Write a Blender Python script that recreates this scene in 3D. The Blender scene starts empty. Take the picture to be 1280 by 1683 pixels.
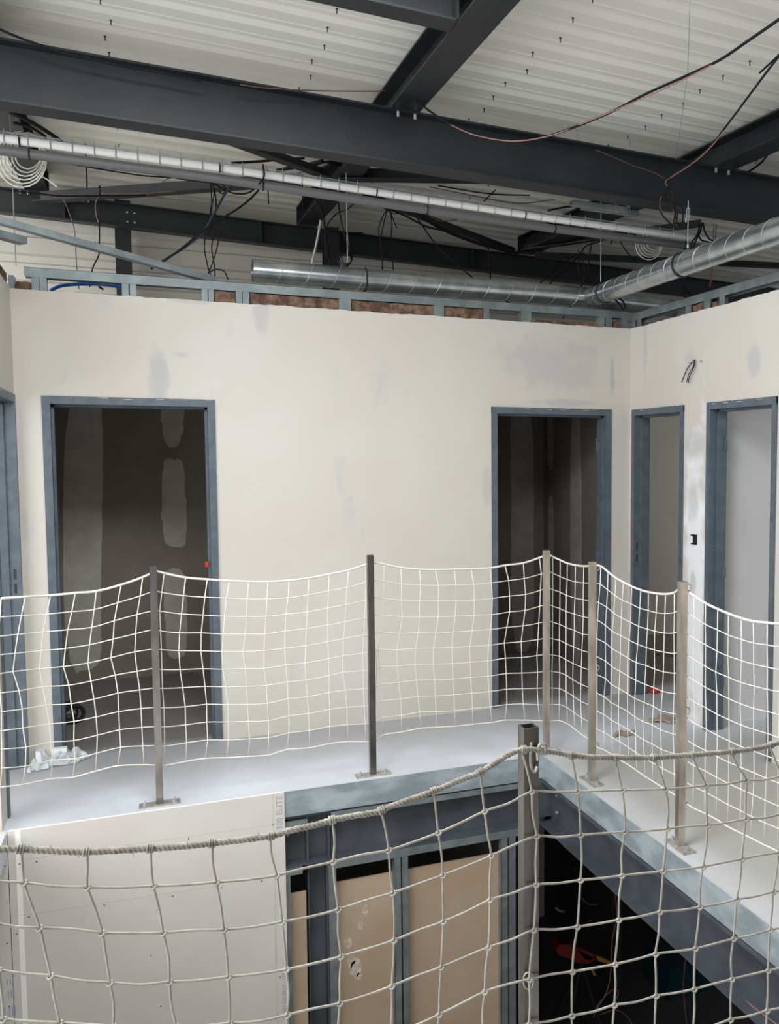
import bpy, bmesh, math, random
from mathutils import Vector, Matrix, noise
random.seed(7)
SC = bpy.context.scene
COL = SC.collection
PI = math.pi

# ------------------------------------------------------------------ camera
F, PPX, PPY = 1507.346, 905.149, 855.717
PITCH, YAW, ROLL = 0.0692712, 0.4177823, 0.0010075
CAM = Vector((-3.2422525, -5.8875414, 1.7418289))
fw = Vector((math.sin(YAW)*math.cos(PITCH), math.cos(YAW)*math.cos(PITCH), -math.sin(PITCH)))
r0 = Vector((math.cos(YAW), -math.sin(YAW), 0)); u0 = r0.cross(fw)
rt = r0*math.cos(ROLL) + u0*math.sin(ROLL); up = -r0*math.sin(ROLL) + u0*math.cos(ROLL)
cd = bpy.data.cameras.new('camera'); cam = bpy.data.objects.new('camera', cd); COL.objects.link(cam)
m3 = Matrix((rt, up, -fw)).transposed()
cam.matrix_world = Matrix.Translation(CAM) @ m3.to_4x4()
cd.sensor_fit = 'HORIZONTAL'; cd.sensor_width = 36.0; cd.lens = F/1280*36
cd.shift_x = (640-PPX)/1280; cd.shift_y = (PPY-841.5)/1280
cd.clip_start = 0.05; cd.clip_end = 200
SC.camera = cam

# ------------------------------------------------------------------ light
w = bpy.data.worlds.new('overcast_sky'); SC.world = w; w.use_nodes = True
bg = w.node_tree.nodes['Background']; bg.inputs[0].default_value = (0.80, 0.88, 1.0, 1); bg.inputs[1].default_value = 0.58
SC.view_settings.view_transform = 'Standard'; SC.view_settings.look = 'None'
SC.view_settings.exposure = 0.07; SC.view_settings.gamma = 1.0; SC.view_settings.use_curve_mapping = False
def area(name, loc, target, sx, sy, power, color):
    l = bpy.data.lights.new(name, 'AREA'); l.shape = 'RECTANGLE'; l.size = sx; l.size_y = sy
    l.energy = power; l.color = color
    o = bpy.data.objects.new(name, l); COL.objects.link(o); o.location = loc
    o.rotation_euler = (Vector(target)-Vector(loc)).to_track_quat('-Z', 'Y').to_euler()
    return o
area('window_daylight_left', (-6.3, -3.9, 1.9), (-1.6, -1.2, 0.9), 4.6, 3.0, 165, (0.97, 0.975, 1.0))
area('skylight_daylight', (-3.0, -3.3, 3.50), (-2.9, -2.5, 0.0), 2.2, 1.3, 150, (0.92, 0.95, 1.0))
area('lower_board_fill', (-3.6, -7.4, -1.2), (-3.3, -1.1, -1.4), 2.0, 1.8, 58, (1.0, 0.97, 0.92))  # unseen fill lamp added to brighten the boards below the floor edge
area('clerestory_daylight_left', (-6.0, 0.7, 3.05), (-1.0, 0.7, 3.3), 2.4, 0.9, 60, (1.0, 0.98, 0.94))
area('right_room_fill', (3.3, -2.4, 1.4), (0.2, -1.1, 1.0), 2.0, 1.6, 14, (0.92, 0.95, 1.0))  # added lamp, unseen, lifts the room behind the rightmost doorway
area('office_fill', (3.3, 0.5, 1.4), (0.6, 1.2, 1.2), 1.4, 1.4, 12, (1.0, 0.97, 0.92))  # small unseen lamp added to brighten the room behind the narrow doorway

# ------------------------------------------------------------------ pixel -> plane helper
def at(px, py, ax, v):
    d = fw + rt*((px-PPX)/F) - up*((py-PPY)/F)
    return CAM + d*((v-CAM[ax])/d[ax])

# ------------------------------------------------------------------ materials
def nodemat(name):
    m = bpy.data.materials.new(name); m.use_nodes = True
    nt = m.node_tree; b = nt.nodes['Principled BSDF']
    return m, nt, b
def mat(name, c, rough=0.6, metal=0.0, c2=None, scale=6.0, lo=0.4, hi=0.65, bump=0.0, bscale=60, detail=5, stretch=None, spec=None, alpha=None, trans=0.0):
    m, nt, b = nodemat(name); N = nt.nodes; L = nt.links
    b.inputs['Base Color'].default_value = (*c, 1); b.inputs['Roughness'].default_value = rough; b.inputs['Metallic'].default_value = metal
    if spec is not None: b.inputs['Specular IOR Level'].default_value = spec
    if alpha is not None: b.inputs['Alpha'].default_value = alpha
    if trans: b.inputs['Transmission Weight'].default_value = trans
    if c2 is not None or bump:
        tc = N.new('ShaderNodeTexCoord'); mp = N.new('ShaderNodeMapping'); L.new(tc.outputs['Object'], mp.inputs[0])
        if stretch: mp.inputs['Scale'].default_value = stretch
    if c2 is not None:
        n = N.new('ShaderNodeTexNoise'); n.inputs['Scale'].default_value = scale; n.inputs['Detail'].default_value = detail
        L.new(mp.outputs[0], n.inputs['Vector'])
        r = N.new('ShaderNodeValToRGB'); r.color_ramp.elements[0].position = lo; r.color_ramp.elements[1].position = hi
        r.color_ramp.elements[0].color = (*c, 1); r.color_ramp.elements[1].color = (*c2, 1)
        L.new(n.outputs['Fac'], r.inputs[0]); L.new(r.outputs[0], b.inputs['Base Color'])
    if bump:
        n2 = N.new('ShaderNodeTexNoise'); n2.inputs['Scale'].default_value = bscale; n2.inputs['Detail'].default_value = 4
        L.new(mp.outputs[0], n2.inputs['Vector'])
        bp = N.new('ShaderNodeBump'); bp.inputs['Strength'].default_value = bump; bp.inputs['Distance'].default_value = 0.01
        L.new(n2.outputs['Fac'], bp.inputs['Height']); L.new(bp.outputs[0], b.inputs['Normal'])
    return m
def plaster(name, base, smudge, grey, spots=()):
    m, nt, b = nodemat(name); N = nt.nodes; L = nt.links
    b.inputs['Roughness'].default_value = 0.75; b.inputs['Specular IOR Level'].default_value = 0.25
    tc = N.new('ShaderNodeTexCoord')
    n1 = N.new('ShaderNodeTexNoise'); n1.inputs['Scale'].default_value = 1.3; n1.inputs['Detail'].default_value = 3
    r1 = N.new('ShaderNodeValToRGB'); r1.color_ramp.elements[0].position = 0.38; r1.color_ramp.elements[1].position = 0.66
    r1.color_ramp.elements[0].color = (*base, 1); r1.color_ramp.elements[1].color = (*smudge, 1)
    L.new(tc.outputs['Object'], n1.inputs['Vector']); L.new(n1.outputs['Fac'], r1.inputs[0])
    mp = N.new('ShaderNodeMapping'); mp.inputs['Scale'].default_value = (3.2, 3.2, 1.3); mp.inputs['Location'].default_value = (3.1, 1.7, 0.4)
    L.new(tc.outputs['Object'], mp.inputs[0])
    n2 = N.new('ShaderNodeTexNoise'); n2.inputs['Scale'].default_value = 1.6; n2.inputs['Detail'].default_value = 5; n2.inputs['Roughness'].default_value = 0.6
    L.new(mp.outputs[0], n2.inputs['Vector'])
    r2 = N.new('ShaderNodeValToRGB'); r2.color_ramp.elements[0].position = 0.62; r2.color_ramp.elements[1].position = 0.74
    r2.color_ramp.elements[0].color = (0, 0, 0, 1); r2.color_ramp.elements[1].color = (0.55, 0.55, 0.55, 1)
    L.new(n2.outputs['Fac'], r2.inputs[0])
    mx = N.new('ShaderNodeMix'); mx.data_type = 'RGBA'
    L.new(r2.outputs[0], mx.inputs[0]); L.new(r1.outputs[0], mx.inputs[6]); mx.inputs[7].default_value = (*grey, 1)
    col = mx.outputs[2]
    for c_, s_, tint, amt in spots:      # filler smears: centre, half sizes, colour, strength
        m2 = N.new('ShaderNodeMapping'); m2.vector_type = 'TEXTURE'; m2.inputs['Location'].default_value = c_; m2.inputs['Scale'].default_value = s_
        L.new(tc.outputs['Object'], m2.inputs[0])
        nn = N.new('ShaderNodeTexNoise'); nn.inputs['Scale'].default_value = 5.5; nn.inputs['Detail'].default_value = 5; L.new(tc.outputs['Object'], nn.inputs['Vector'])
        ln = N.new('ShaderNodeVectorMath'); ln.operation = 'LENGTH'; L.new(m2.outputs[0], ln.inputs[0])
        ad = N.new('ShaderNodeMath'); ad.operation = 'MULTIPLY_ADD'; L.new(nn.outputs['Fac'], ad.inputs[0]); ad.inputs[1].default_value = 1.9; L.new(ln.outputs['Value'], ad.inputs[2])
        rr = N.new('ShaderNodeMapRange'); rr.inputs[1].default_value = 1.45; rr.inputs[2].default_value = 1.95; rr.inputs[3].default_value = amt; rr.inputs[4].default_value = 0.0; L.new(ad.outputs[0], rr.inputs[0])
        x = N.new('ShaderNodeMix'); x.data_type = 'RGBA'; L.new(rr.outputs[0], x.inputs[0]); L.new(col, x.inputs[6]); x.inputs[7].default_value = (*tint, 1); col = x.outputs[2]
    L.new(col, b.inputs['Base Color'])
    n3 = N.new('ShaderNodeTexNoise'); n3.inputs['Scale'].default_value = 9
    bp = N.new('ShaderNodeBump'); bp.inputs['Strength'].default_value = 0.15; bp.inputs['Distance'].default_value = 0.01
    L.new(tc.outputs['Object'], n3.inputs['Vector']); L.new(n3.outputs['Fac'], bp.inputs['Height']); L.new(bp.outputs[0], b.inputs['Normal'])
    return m
M = {}
GS, WS = (0.47, 0.465, 0.45), (0.86, 0.87, 0.88)
def SP(px, py, ax, hw, hh, tint=GS, amt=0.5):
    p = at(px, py, ax, 0.0); return ((p.x, p.y, p.z), (hw, 0.3, hh) if ax == 1 else (0.3, hw, hh), tint, amt)
M['plaster'] = plaster('painted_plasterboard', (0.615, 0.572, 0.503), (0.64, 0.61, 0.55), (0.50, 0.50, 0.49), [
    SP(905, 600, 1, 0.42, 0.22, GS, 0.55), SP(262, 622, 1, 0.07, 0.16, GS, 0.8), SP(298, 583, 1, 0.07, 0.03, GS, 0.6), SP(430, 520, 1, 0.05, 0.14, GS, 0.6),
    SP(1006, 620, 1, 0.02, 0.14, GS, 0.9), SP(930, 662, 1, 0.35, 0.03, GS, 0.7), SP(322, 496, 1, 0.16, 0.02, GS, 0.6), SP(845, 523, 1, 0.18, 0.02, GS, 0.8), SP(800, 800, 1, 0.04, 0.2, GS, 0.5),
    SP(1240, 590, 0, 0.07, 0.12, GS, 0.7), SP(1135, 600, 0, 0.08, 0.16, GS, 0.45), SP(1060, 570, 0, 0.03, 0.3, GS, 0.5),
    SP(1142, 990, 0, 0.16, 1.25, WS, 0.9), SP(1142, 730, 0, 0.14, 0.10, GS, 0.6), SP(1140, 820, 0, 0.07, 0.14, GS, 0.5), SP(1138, 960, 0, 0.05, 0.10, GS, 0.6)])
M['plaster_room'] = plaster('room_plaster', (0.66, 0.65, 0.62), (0.70, 0.69, 0.66), (0.55, 0.55, 0.55))
M['compound'] = mat('joint_compound', (0.52, 0.50, 0.43), 0.8, c2=(0.60, 0.58, 0.50), scale=8)
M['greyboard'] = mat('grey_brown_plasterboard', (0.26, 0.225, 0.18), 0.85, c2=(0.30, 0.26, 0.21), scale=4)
M['darkboard'] = mat('shaded_plasterboard', (0.13, 0.115, 0.095), 0.85, c2=(0.155, 0.135, 0.115), scale=4)  # plasterboard copy darkened to carry the store room's shade
M['compound_shaded'] = mat('shaded_joint_compound', (0.25, 0.235, 0.21), 0.85, c2=(0.30, 0.285, 0.255), scale=8)  # joint compound darkened too, store shade put into the colour
M['browncard'] = mat('brown_card_plasterboard', (0.40, 0.29, 0.19), 0.85, c2=(0.47, 0.36, 0.26), scale=2.2, lo=0.45, hi=0.75)
M['creamboard'] = mat('cream_card_plasterboard', (0.60, 0.56, 0.51), 0.8, c2=(0.63, 0.595, 0.55), scale=3)
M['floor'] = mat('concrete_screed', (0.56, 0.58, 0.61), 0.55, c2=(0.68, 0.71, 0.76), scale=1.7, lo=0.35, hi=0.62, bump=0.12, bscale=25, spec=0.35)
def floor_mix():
    """landing light fading to grey by the wall, put into the colour, bare concrete to the right, shade inside the rooms painted darker"""
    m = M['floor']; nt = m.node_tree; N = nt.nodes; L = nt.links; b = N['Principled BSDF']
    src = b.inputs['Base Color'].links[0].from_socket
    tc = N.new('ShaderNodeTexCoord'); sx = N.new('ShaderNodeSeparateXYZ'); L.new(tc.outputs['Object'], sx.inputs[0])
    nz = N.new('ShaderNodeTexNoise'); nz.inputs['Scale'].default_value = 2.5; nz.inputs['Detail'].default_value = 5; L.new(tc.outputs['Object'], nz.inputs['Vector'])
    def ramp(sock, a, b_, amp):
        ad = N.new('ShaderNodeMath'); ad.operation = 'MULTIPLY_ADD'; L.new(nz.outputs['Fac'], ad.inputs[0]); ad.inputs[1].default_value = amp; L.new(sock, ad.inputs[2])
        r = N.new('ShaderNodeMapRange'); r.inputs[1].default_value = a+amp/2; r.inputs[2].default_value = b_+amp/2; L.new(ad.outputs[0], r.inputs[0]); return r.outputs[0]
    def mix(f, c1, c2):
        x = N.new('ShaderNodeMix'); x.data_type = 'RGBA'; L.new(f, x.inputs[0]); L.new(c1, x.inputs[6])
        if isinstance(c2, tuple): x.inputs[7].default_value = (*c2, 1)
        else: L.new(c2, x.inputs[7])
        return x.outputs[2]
    c = mix(ramp(sx.outputs['Y'], -0.75, -0.25, 0.5), src, (0.44, 0.445, 0.455))  # light on the landing fading towards the wall, painted into the floor
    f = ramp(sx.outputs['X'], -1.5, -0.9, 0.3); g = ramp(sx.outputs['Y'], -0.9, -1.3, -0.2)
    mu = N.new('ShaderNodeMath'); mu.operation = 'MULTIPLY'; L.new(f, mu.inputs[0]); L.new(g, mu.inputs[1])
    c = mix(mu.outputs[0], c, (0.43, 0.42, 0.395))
    c = mix(ramp(sx.outputs['Y'], 0.0, 0.15, 0.02), c, (0.24, 0.225, 0.205))  # shade inside the rooms painted as a darker floor
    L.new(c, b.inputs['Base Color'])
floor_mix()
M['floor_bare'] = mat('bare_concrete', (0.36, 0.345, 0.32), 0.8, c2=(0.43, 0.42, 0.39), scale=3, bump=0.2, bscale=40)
M['dark_floor'] = mat('lower_concrete', (0.09, 0.095, 0.10), 0.8, c2=(0.12, 0.12, 0.13), scale=3)  # shade of the storey below put into a darker floor colour
M['frame'] = mat('blue_grey_frame_paint', (0.088, 0.110, 0.130), 0.45, c2=(0.115, 0.140, 0.162), scale=14)
M['steel'] = mat('dark_grey_painted_steel', (0.010, 0.013, 0.015), 0.52, c2=(0.016, 0.0195, 0.022), scale=5, spec=0.5)
M['steel_lower'] = mat('blue_grey_primer_steel', (0.048, 0.056, 0.066), 0.5, c2=(0.070, 0.080, 0.092), scale=6)
M['galv'] = mat('galvanised_steel', (0.36, 0.42, 0.45), 0.42, 0.55, c2=(0.52, 0.58, 0.60), scale=16, lo=0.35, hi=0.7)
M['galv_matt'] = mat('galvanised_channel', (0.16, 0.185, 0.185), 0.5, 0.35, c2=(0.23, 0.26, 0.255), scale=10)
M['edge'] = mat('galvanised_edge_strip', (0.29, 0.345, 0.37), 0.42, 0.3, c2=(0.46, 0.52, 0.54), scale=5, lo=0.42, hi=0.62, stretch=(1, 1, 2.5))
M['duct'] = mat('spiral_duct_zinc', (0.42, 0.46, 0.47), 0.27, 0.9, c2=(0.60, 0.63, 0.63), scale=9)
M['deck'] = mat('off_white_steel_deck', (0.82, 0.795, 0.71), 0.42, c2=(0.86, 0.84, 0.76), scale=2)
M['cladding'] = mat('off_white_cladding', (0.52, 0.51, 0.46), 0.5, c2=(0.58, 0.56, 0.51), scale=2)
M['post'] = mat('weathered_steel_post', (0.40, 0.35, 0.305), 0.34, 0.85, c2=(0.60, 0.54, 0.47), scale=18, stretch=(1, 1, 0.25))
M['post_near'] = mat('brown_steel_tube', (0.15, 0.133, 0.115), 0.34, 0.8, c2=(0.25, 0.225, 0.195), scale=14, stretch=(1, 1, 0.2))
M['post_dark'] = mat('dark_steel_post', (0.15, 0.142, 0.13), 0.34, 0.85, c2=(0.23, 0.215, 0.20), scale=18, stretch=(1, 1, 0.3))
M['plate'] = mat('zinc_base_plate', (0.38, 0.35, 0.31), 0.45, 0.5, c2=(0.55, 0.52, 0.48), scale=40)
M['cord'] = mat('white_net_cord', (0.74, 0.71, 0.62), 0.8)
M['cord_front'] = mat('shaded_net_cord', (0.34, 0.31, 0.26), 0.85, c2=(0.44, 0.41, 0.34), scale=30)  # near net cord darkened, its unlit side put into the colour
M['rope'] = mat('twisted_rope_fibre', (0.26, 0.235, 0.195), 0.9, c2=(0.40, 0.37, 0.31), scale=60)
M['black'] = mat('black_cable_sheath', (0.008, 0.008, 0.009), 0.7, spec=0.2)
M['navy'] = mat('dark_blue_cable_sheath', (0.020, 0.026, 0.055), 0.5)
M['red'] = mat('red_brown_cable', (0.10, 0.045, 0.04), 0.5)
M['pink'] = mat('pink_wire', (0.26, 0.13, 0.12), 0.5)
M['white'] = mat('white_sleeve', (0.88, 0.86, 0.81), 0.5)
M['cream'] = mat('cream_cable', (0.55, 0.53, 0.46), 0.5)
M['blue'] = mat('blue_conduit', (0.01, 0.10, 0.42), 0.4)
M['green'] = mat('yellow_green_wire', (0.28, 0.30, 0.12), 0.5)
M['greypipe'] = mat('grey_plastic_pipe', (0.12, 0.12, 0.118), 0.45)
M['wool'] = mat('brown_mineral_wool', (0.10, 0.055, 0.035), 0.95, c2=(0.24, 0.15, 0.10), scale=22, bump=1.0, bscale=30)
M['brightred'] = mat('red_plastic', (0.55, 0.03, 0.02), 0.5)
M['toolred'] = mat('shaded_red_tool_shell', (0.20, 0.02, 0.012), 0.5)  # red darkened to hold the dimness of the storey below
M['yellow'] = mat('yellow_plastic', (0.40, 0.23, 0.03), 0.5)
M['tan'] = mat('tan_cardboard_scrap', (0.36, 0.30, 0.23), 0.9)
M['rubber'] = mat('black_rubber', (0.012, 0.012, 0.012), 0.7)
M['film'] = mat('clear_plastic_film', (0.80, 0.86, 0.88), 0.25, alpha=0.62, spec=0.8)
M['foam'] = mat('white_foam_block', (0.85, 0.86, 0.82), 0.7)
M['print'] = mat('grey_print_ink', (0.36, 0.36, 0.38), 0.8)
M['printblue'] = mat('blue_print_ink', (0.26, 0.30, 0.42), 0.8)
M['hole'] = mat('dark_screw_head', (0.03, 0.03, 0.03), 0.6)
M['pencil'] = mat('pencil_line', (0.42, 0.41, 0.40), 0.9)
M['smear'] = mat('faint_plaster_smear', (0.46, 0.36, 0.26), 0.8, c2=(0.60, 0.55, 0.47), scale=35, lo=0.42, hi=0.62)
M['smudge'] = mat('thin_filler_smudge', (0.60, 0.585, 0.54), 0.8, c2=(0.50, 0.495, 0.475), scale=7, lo=0.45, hi=0.7)
M['whitebright'] = mat('white_filler_patch', (0.86, 0.87, 0.88), 0.8, c2=(0.66, 0.67, 0.68), scale=9, lo=0.5, hi=0.8)
M['lowdark'] = mat('dark_lower_wall', (0.04, 0.035, 0.03), 0.9)  # near-black colour carries the shade of the lower storey walls
M['blueplastic'] = mat('blue_plastic', (0.012, 0.05, 0.07), 0.5)

# ------------------------------------------------------------------ mesh helpers
def obj(name, bm, m, parent=None, smooth=False):
    me = bpy.data.meshes.new(name)
    bmesh.ops.recalc_face_normals(bm, faces=bm.faces[:]); bm.to_mesh(me); bm.free()
    me.materials.append(M[m])
    if smooth: me.polygons.foreach_set('use_smooth', [True]*len(me.polygons))
    o = bpy.data.objects.new(name, me); COL.objects.link(o)
    if parent is not None: o.parent = parent; o.matrix_parent_inverse = Matrix.Translation(-parent.location)
    return o
def tag(o, label, cat, group=None, kind=None):
    if label: o['label'] = label
    if cat: o['category'] = cat
    if group: o['group'] = group
    if kind: o['kind'] = kind
    return o
def thing(name, label, cat, loc=(0, 0, 0), group=None, kind=None):
    o = bpy.data.objects.new(name, None); o.empty_display_size = 0.05; COL.objects.link(o); o.location = loc
    return tag(o, label, cat, group, kind)
def struct(o, label=None):
    o['kind'] = 'structure'
    if label: o['label'] = label
    return o
def bx(bm, x0, x1, y0, y1, z0, z1):
    v = [bm.verts.new(p) for p in ((x0,y0,z0),(x1,y0,z0),(x1,y1,z0),(x0,y1,z0),(x0,y0,z1),(x1,y0,z1),(x1,y1,z1),(x0,y1,z1))]
    for f in ((0,3,2,1),(4,5,6,7),(0,1,5,4),(1,2,6,5),(2,3,7,6),(3,0,4,7)): bm.faces.new([v[i] for i in f])
    return bm
def NB(): return bmesh.new()
def box(*a): return bx(NB(), *a)
def prism(bm, pts, off):
    """pts: closed outline of 3D points, extruded by vector off"""
    off = Vector(off); a = [bm.verts.new(p) for p in pts]; b = [bm.verts.new(Vector(p)+off) for p in pts]
    f1 = bm.faces.new(a); f2 = bm.faces.new(list(reversed(b))); n = len(pts)
    for i in range(n): bm.faces.new([a[i], b[i], b[(i+1) % n], a[(i+1) % n]])
    if n > 4:
        f1.normal_update(); f2.normal_update(); bmesh.ops.triangulate(bm, faces=[f1, f2], ngon_method='EAR_CLIP')
    return bm
def frames(pts):
    T = []
    for i in range(len(pts)):
        a = pts[max(0, i-1)]; b = pts[min(len(pts)-1, i+1)]; t = (b-a)
        T.append(t.normalized() if t.length > 1e-9 else Vector((0, 0, 1)))
    n = T[0].cross(Vector((0, 0, 1)));
    if n.length < 1e-3: n = T[0].cross(Vector((1, 0, 0)))
    n.normalize(); out = []
    for t in T:
        n = n - t*n.dot(t)
        if n.length < 1e-6: n = t.orthogonal()
        n.normalize(); out.append((t, n.copy(), t.cross(n)))
    return out
def tube(bm, pts, r, seg=6, cap=True, rs=None):
    pts = [Vector(p) for p in pts]
    fr = frames(pts); rings = []
    for i, (p, (t, n, b)) in enumerate(zip(pts, fr)):
        rr = rs[i] if rs else r
        rings.append([bm.verts.new(p + (n*math.cos(2*PI*k/seg) + b*math.sin(2*PI*k/seg))*rr) for k in range(seg)])
    for i in range(len(rings)-1):
        for k in range(seg):
            bm.faces.new([rings[i][k], rings[i][(k+1) % seg], rings[i+1][(k+1) % seg], rings[i+1][k]])
    if cap: bm.faces.new(list(reversed(rings[0]))); bm.faces.new(rings[-1])
    return bm
def smooth_path(pts, n=6):
    pts = [Vector(p) for p in pts]
    if len(pts) < 3: return pts
    P = [pts[0]*2-pts[1]] + pts + [pts[-1]*2-pts[-2]]; out = []
    for i in range(1, len(P)-2):
        p0, p1, p2, p3 = P[i-1:i+3]
        for k in range(n):
            t = k/n
            out.append(0.5*((2*p1)+(p2-p0)*t+(2*p0-5*p1+4*p2-p3)*t*t+(3*p1-p0-3*p2+p3)*t**3))
    out.append(pts[-1]); return out
def sweep(bm, a, b, prof, upv=(0, 0, 1)):
    """prof: closed list of (side, up) offsets, swept straight from a to b"""
    a = Vector(a); b = Vector(b); t = (b-a).normalized(); s = t.cross(Vector(upv)).normalized(); u = s.cross(t)
    return prism(bm, [a + s*x + u*y for x, y in prof], b-a)
def ibeam(bm, a, b, h, wd, tf=0.010, tw=0.007, upv=(0, 0, 1)):
    """a, b on the underside centre line"""
    W = wd/2; T = tw/2
    return sweep(bm, a, b, [(-W,0),(W,0),(W,tf),(T,tf),(T,h-tf),(W,h-tf),(W,h),(-W,h),(-W,h-tf),(-T,h-tf),(-T,tf),(-W,tf)], upv)
def cchan(bm, a, b, wd, h, t=0.0015, upv=(0, 0, 1)):
    W = wd/2
    return sweep(bm, a, b, [(-W,0),(W,0),(W,h),(W-t,h),(W-t,t),(-W+t,t),(-W+t,h),(-W,h)], upv)
def cyl(bm, c, r, h, ax=2, seg=12):
    a = Vector(c); d = Vector((0, 0, 0)); d[ax] = h
    return tube(bm, [a, a+d], r, seg)
def bolts(parent, pts, ax=2, r=0.007, h=0.02, m='galv'):
    for p in pts: obj('bolt', cyl(NB(), p, r, h, ax, 6), m, parent)
def pathpx(px, ax, v): return [at(x, y, ax, v) for x, y in px]
def under_deck(px, py, p, gap=0.03):
    """bring a point that would sit above the roof deck back along its sight line to just below the deck"""
    for _ in range(12):
        lim = 3.53 + 0.035*(p.y+1.07) - 0.025*(p.x+2.0) + 0.156 - gap
        if p.z <= lim+1e-4: break
        d = p-CAM; p = CAM + d*((lim-CAM.z)/d.z)
    return p
def cable(label, px, v, r=0.004, m='black', ax=1, name='electrical_cable', cat='cable', group=None, n=6):
    """one cable hanging in the vertical plane y=v (or with its own depth at each point when given as (x,y,v))"""
    P = [under_deck(q[0], q[1], at(q[0], q[1], ax, q[2] if len(q) > 2 else v)) for q in px]
    P = smooth_path(P, n); o = obj(name, tube(NB(), P, r*(1.25 if m in ('black', 'navy') else 1.0), 6), m, None, True)
    return tag(o, label, cat, group)

# ================================================================== STRUCTURE
H = 2.665; DT = 2.08; XL = -3.885
a0, a1, b0, b1 = -3.7526, -2.8385, -1.0725, -0.157
c0, c1, d0, d1 = -0.038, -0.733, -1.003, -1.700
EX, EY, NY = -1.159, -1.075, -4.16      # opening in the floor: right edge, far edge, near edge
# upper floor, one mesh around the opening
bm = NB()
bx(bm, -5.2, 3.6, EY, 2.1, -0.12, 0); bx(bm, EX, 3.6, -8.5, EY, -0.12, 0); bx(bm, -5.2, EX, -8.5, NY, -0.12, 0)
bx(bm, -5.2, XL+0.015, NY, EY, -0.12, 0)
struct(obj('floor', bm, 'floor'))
struct(obj('floor', box(-5.2, 3.6, -8.5, 4.5, -3.02, -2.9), 'dark_floor'), 'shade-darkened concrete floor of the storey below')
def jag(x): return (noise.noise(Vector((x*9, 3.3, 0)))*0.005 + noise.noise(Vector((x*31, 7.7, 0)))*0.005)
def rough_wall(name, lo, hi, doors, top, mk, off, back_top, boff, m='plaster'):
    """outline with the door notches and a rough top edge; mk(s, z) -> point"""
    pts = [mk(lo, 0)]
    for p, q in doors: pts += [mk(p, 0), mk(p, DT-0.004), mk(q, DT-0.004), mk(q, 0)]
    pts.append(mk(hi, 0)); n = int((hi-lo)/0.03); tp = []
    for i in range(n+1):
        s = hi+(lo-hi)*i/n; tp.append(mk(s, top + (jag(s) if 0 < i < n else 0)))
    bm = prism(NB(), pts+tp, off)
    pts2 = [Vector(p)+Vector(off) for p in pts] + [Vector(mk(hi, back_top))+Vector(off), Vector(mk(lo, back_top))+Vector(off)]
    prism(bm, pts2, boff)
    return struct(obj(name, bm, m))
rough_wall('wall_back', XL-0.1, -0.0, [(a0+0.01, a1-0.01), (b0+0.01, b1-0.01)], H, lambda s, z: (s, 0, z), (0, 0.013, 0), 2.60, (0, 0.085, 0))
rough_wall('wall_right', 0.0, 9.45, [(-c0+0.01, -c1-0.01), (-d0+0.01, -d1-0.01)], H, lambda s, z: (0, -s, z), (0.013, 0, 0), 2.58, (0.085, 0, 0))
rough_wall('wall_left', 0.0, 1.07, [(0.055, 0.875)], H+0.01, lambda s, z: (XL, -s, z), (-0.013, 0, 0), 2.6, (-0.085, 0, 0))
# rooms beyond the walls
W = lambda n, *a, m='plaster_room': struct(obj(n, box(*a), m))
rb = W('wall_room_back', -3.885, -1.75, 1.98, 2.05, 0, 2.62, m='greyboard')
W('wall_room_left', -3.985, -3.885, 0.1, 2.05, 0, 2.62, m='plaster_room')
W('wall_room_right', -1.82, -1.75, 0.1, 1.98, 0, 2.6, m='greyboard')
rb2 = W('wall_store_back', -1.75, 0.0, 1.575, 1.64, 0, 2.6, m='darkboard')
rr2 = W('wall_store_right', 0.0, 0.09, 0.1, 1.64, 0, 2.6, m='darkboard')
W('wall_office_back', 0.09, 3.6, 1.86, 1.93, 0, 2.6)
W('wall_office_left', 0.098, 3.6, -0.96, -0.88, 0, 2.6)
W('wall_office_end', 3.53, 3.6, -0.88, 1.86, 0, 2.6)
W('wall_corridor_left', -5.2, -5.13, -1.07, 1.0, 0, 2.6)
struct(obj('ceiling', box(-3.98, -1.75, 0.1, 2.05, 2.50, 2.515), 'plaster_room'), 'plasterboard ceiling of the dark room behind the left doorway')
struct(obj('ceiling', box(-1.75, 0.0, 0.1, 1.64, 2.50, 2.515), 'plaster_room'), 'plasterboard ceiling of the dark room behind the middle doorway')
struct(obj('ceiling', box(0.1, 3.53, -0.88, 1.86, 2.50, 2.515), 'plaster_room'), 'plasterboard ceiling of the grey room behind the narrow doorway')
W('near_light_blocker', -6.4, 4.4, -9.6, -9.45, -2.9, 3.75, m='darkboard')  # added unseen wall, dark so the posts reflect no bright sky
# patches of joint compound on the boards
def patch(parent, corners, off, m='compound'):
    cs = [Vector(c) for c in corners]; pts = []
    for _ in range(2):
        cs = [v for i in range(len(cs)) for v in (cs[i].lerp(cs[(i+1) % len(cs)], 0.22), cs[i].lerp(cs[(i+1) % len(cs)], 0.78))]
    for i in range(len(cs)):
        p, q = cs[i], cs[(i+1) % len(cs)]; n = 5
        for k in range(n):
            t = k/n; v = p.lerp(q, t); j = 0.010*noise.noise(v*5+Vector((i, 2, 1)))
            v = v + (sum(cs, Vector())/len(cs)-v).normalized()*j*2; pts.append(v)
    return obj('joint_compound', prism(NB(), pts, off), m, parent)
Y1 = 1.98
def pz(px, py, y): p = at(px, py, 1, y); return (p.x, y, p.z)
def ppatch(par, y, pl, m='compound'): return patch(par, [pz(a, b, y) for a, b in pl], (0, -0.003, 0), m)
ppatch(rb, Y1, [(104, 640), (166, 640), (170, 740), (165, 1000), (168, 1100), (104, 1110)])
ppatch(rb, Y1, [(265, 640), (303, 640), (301, 715), (293, 734), (277, 736), (266, 720)])
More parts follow.
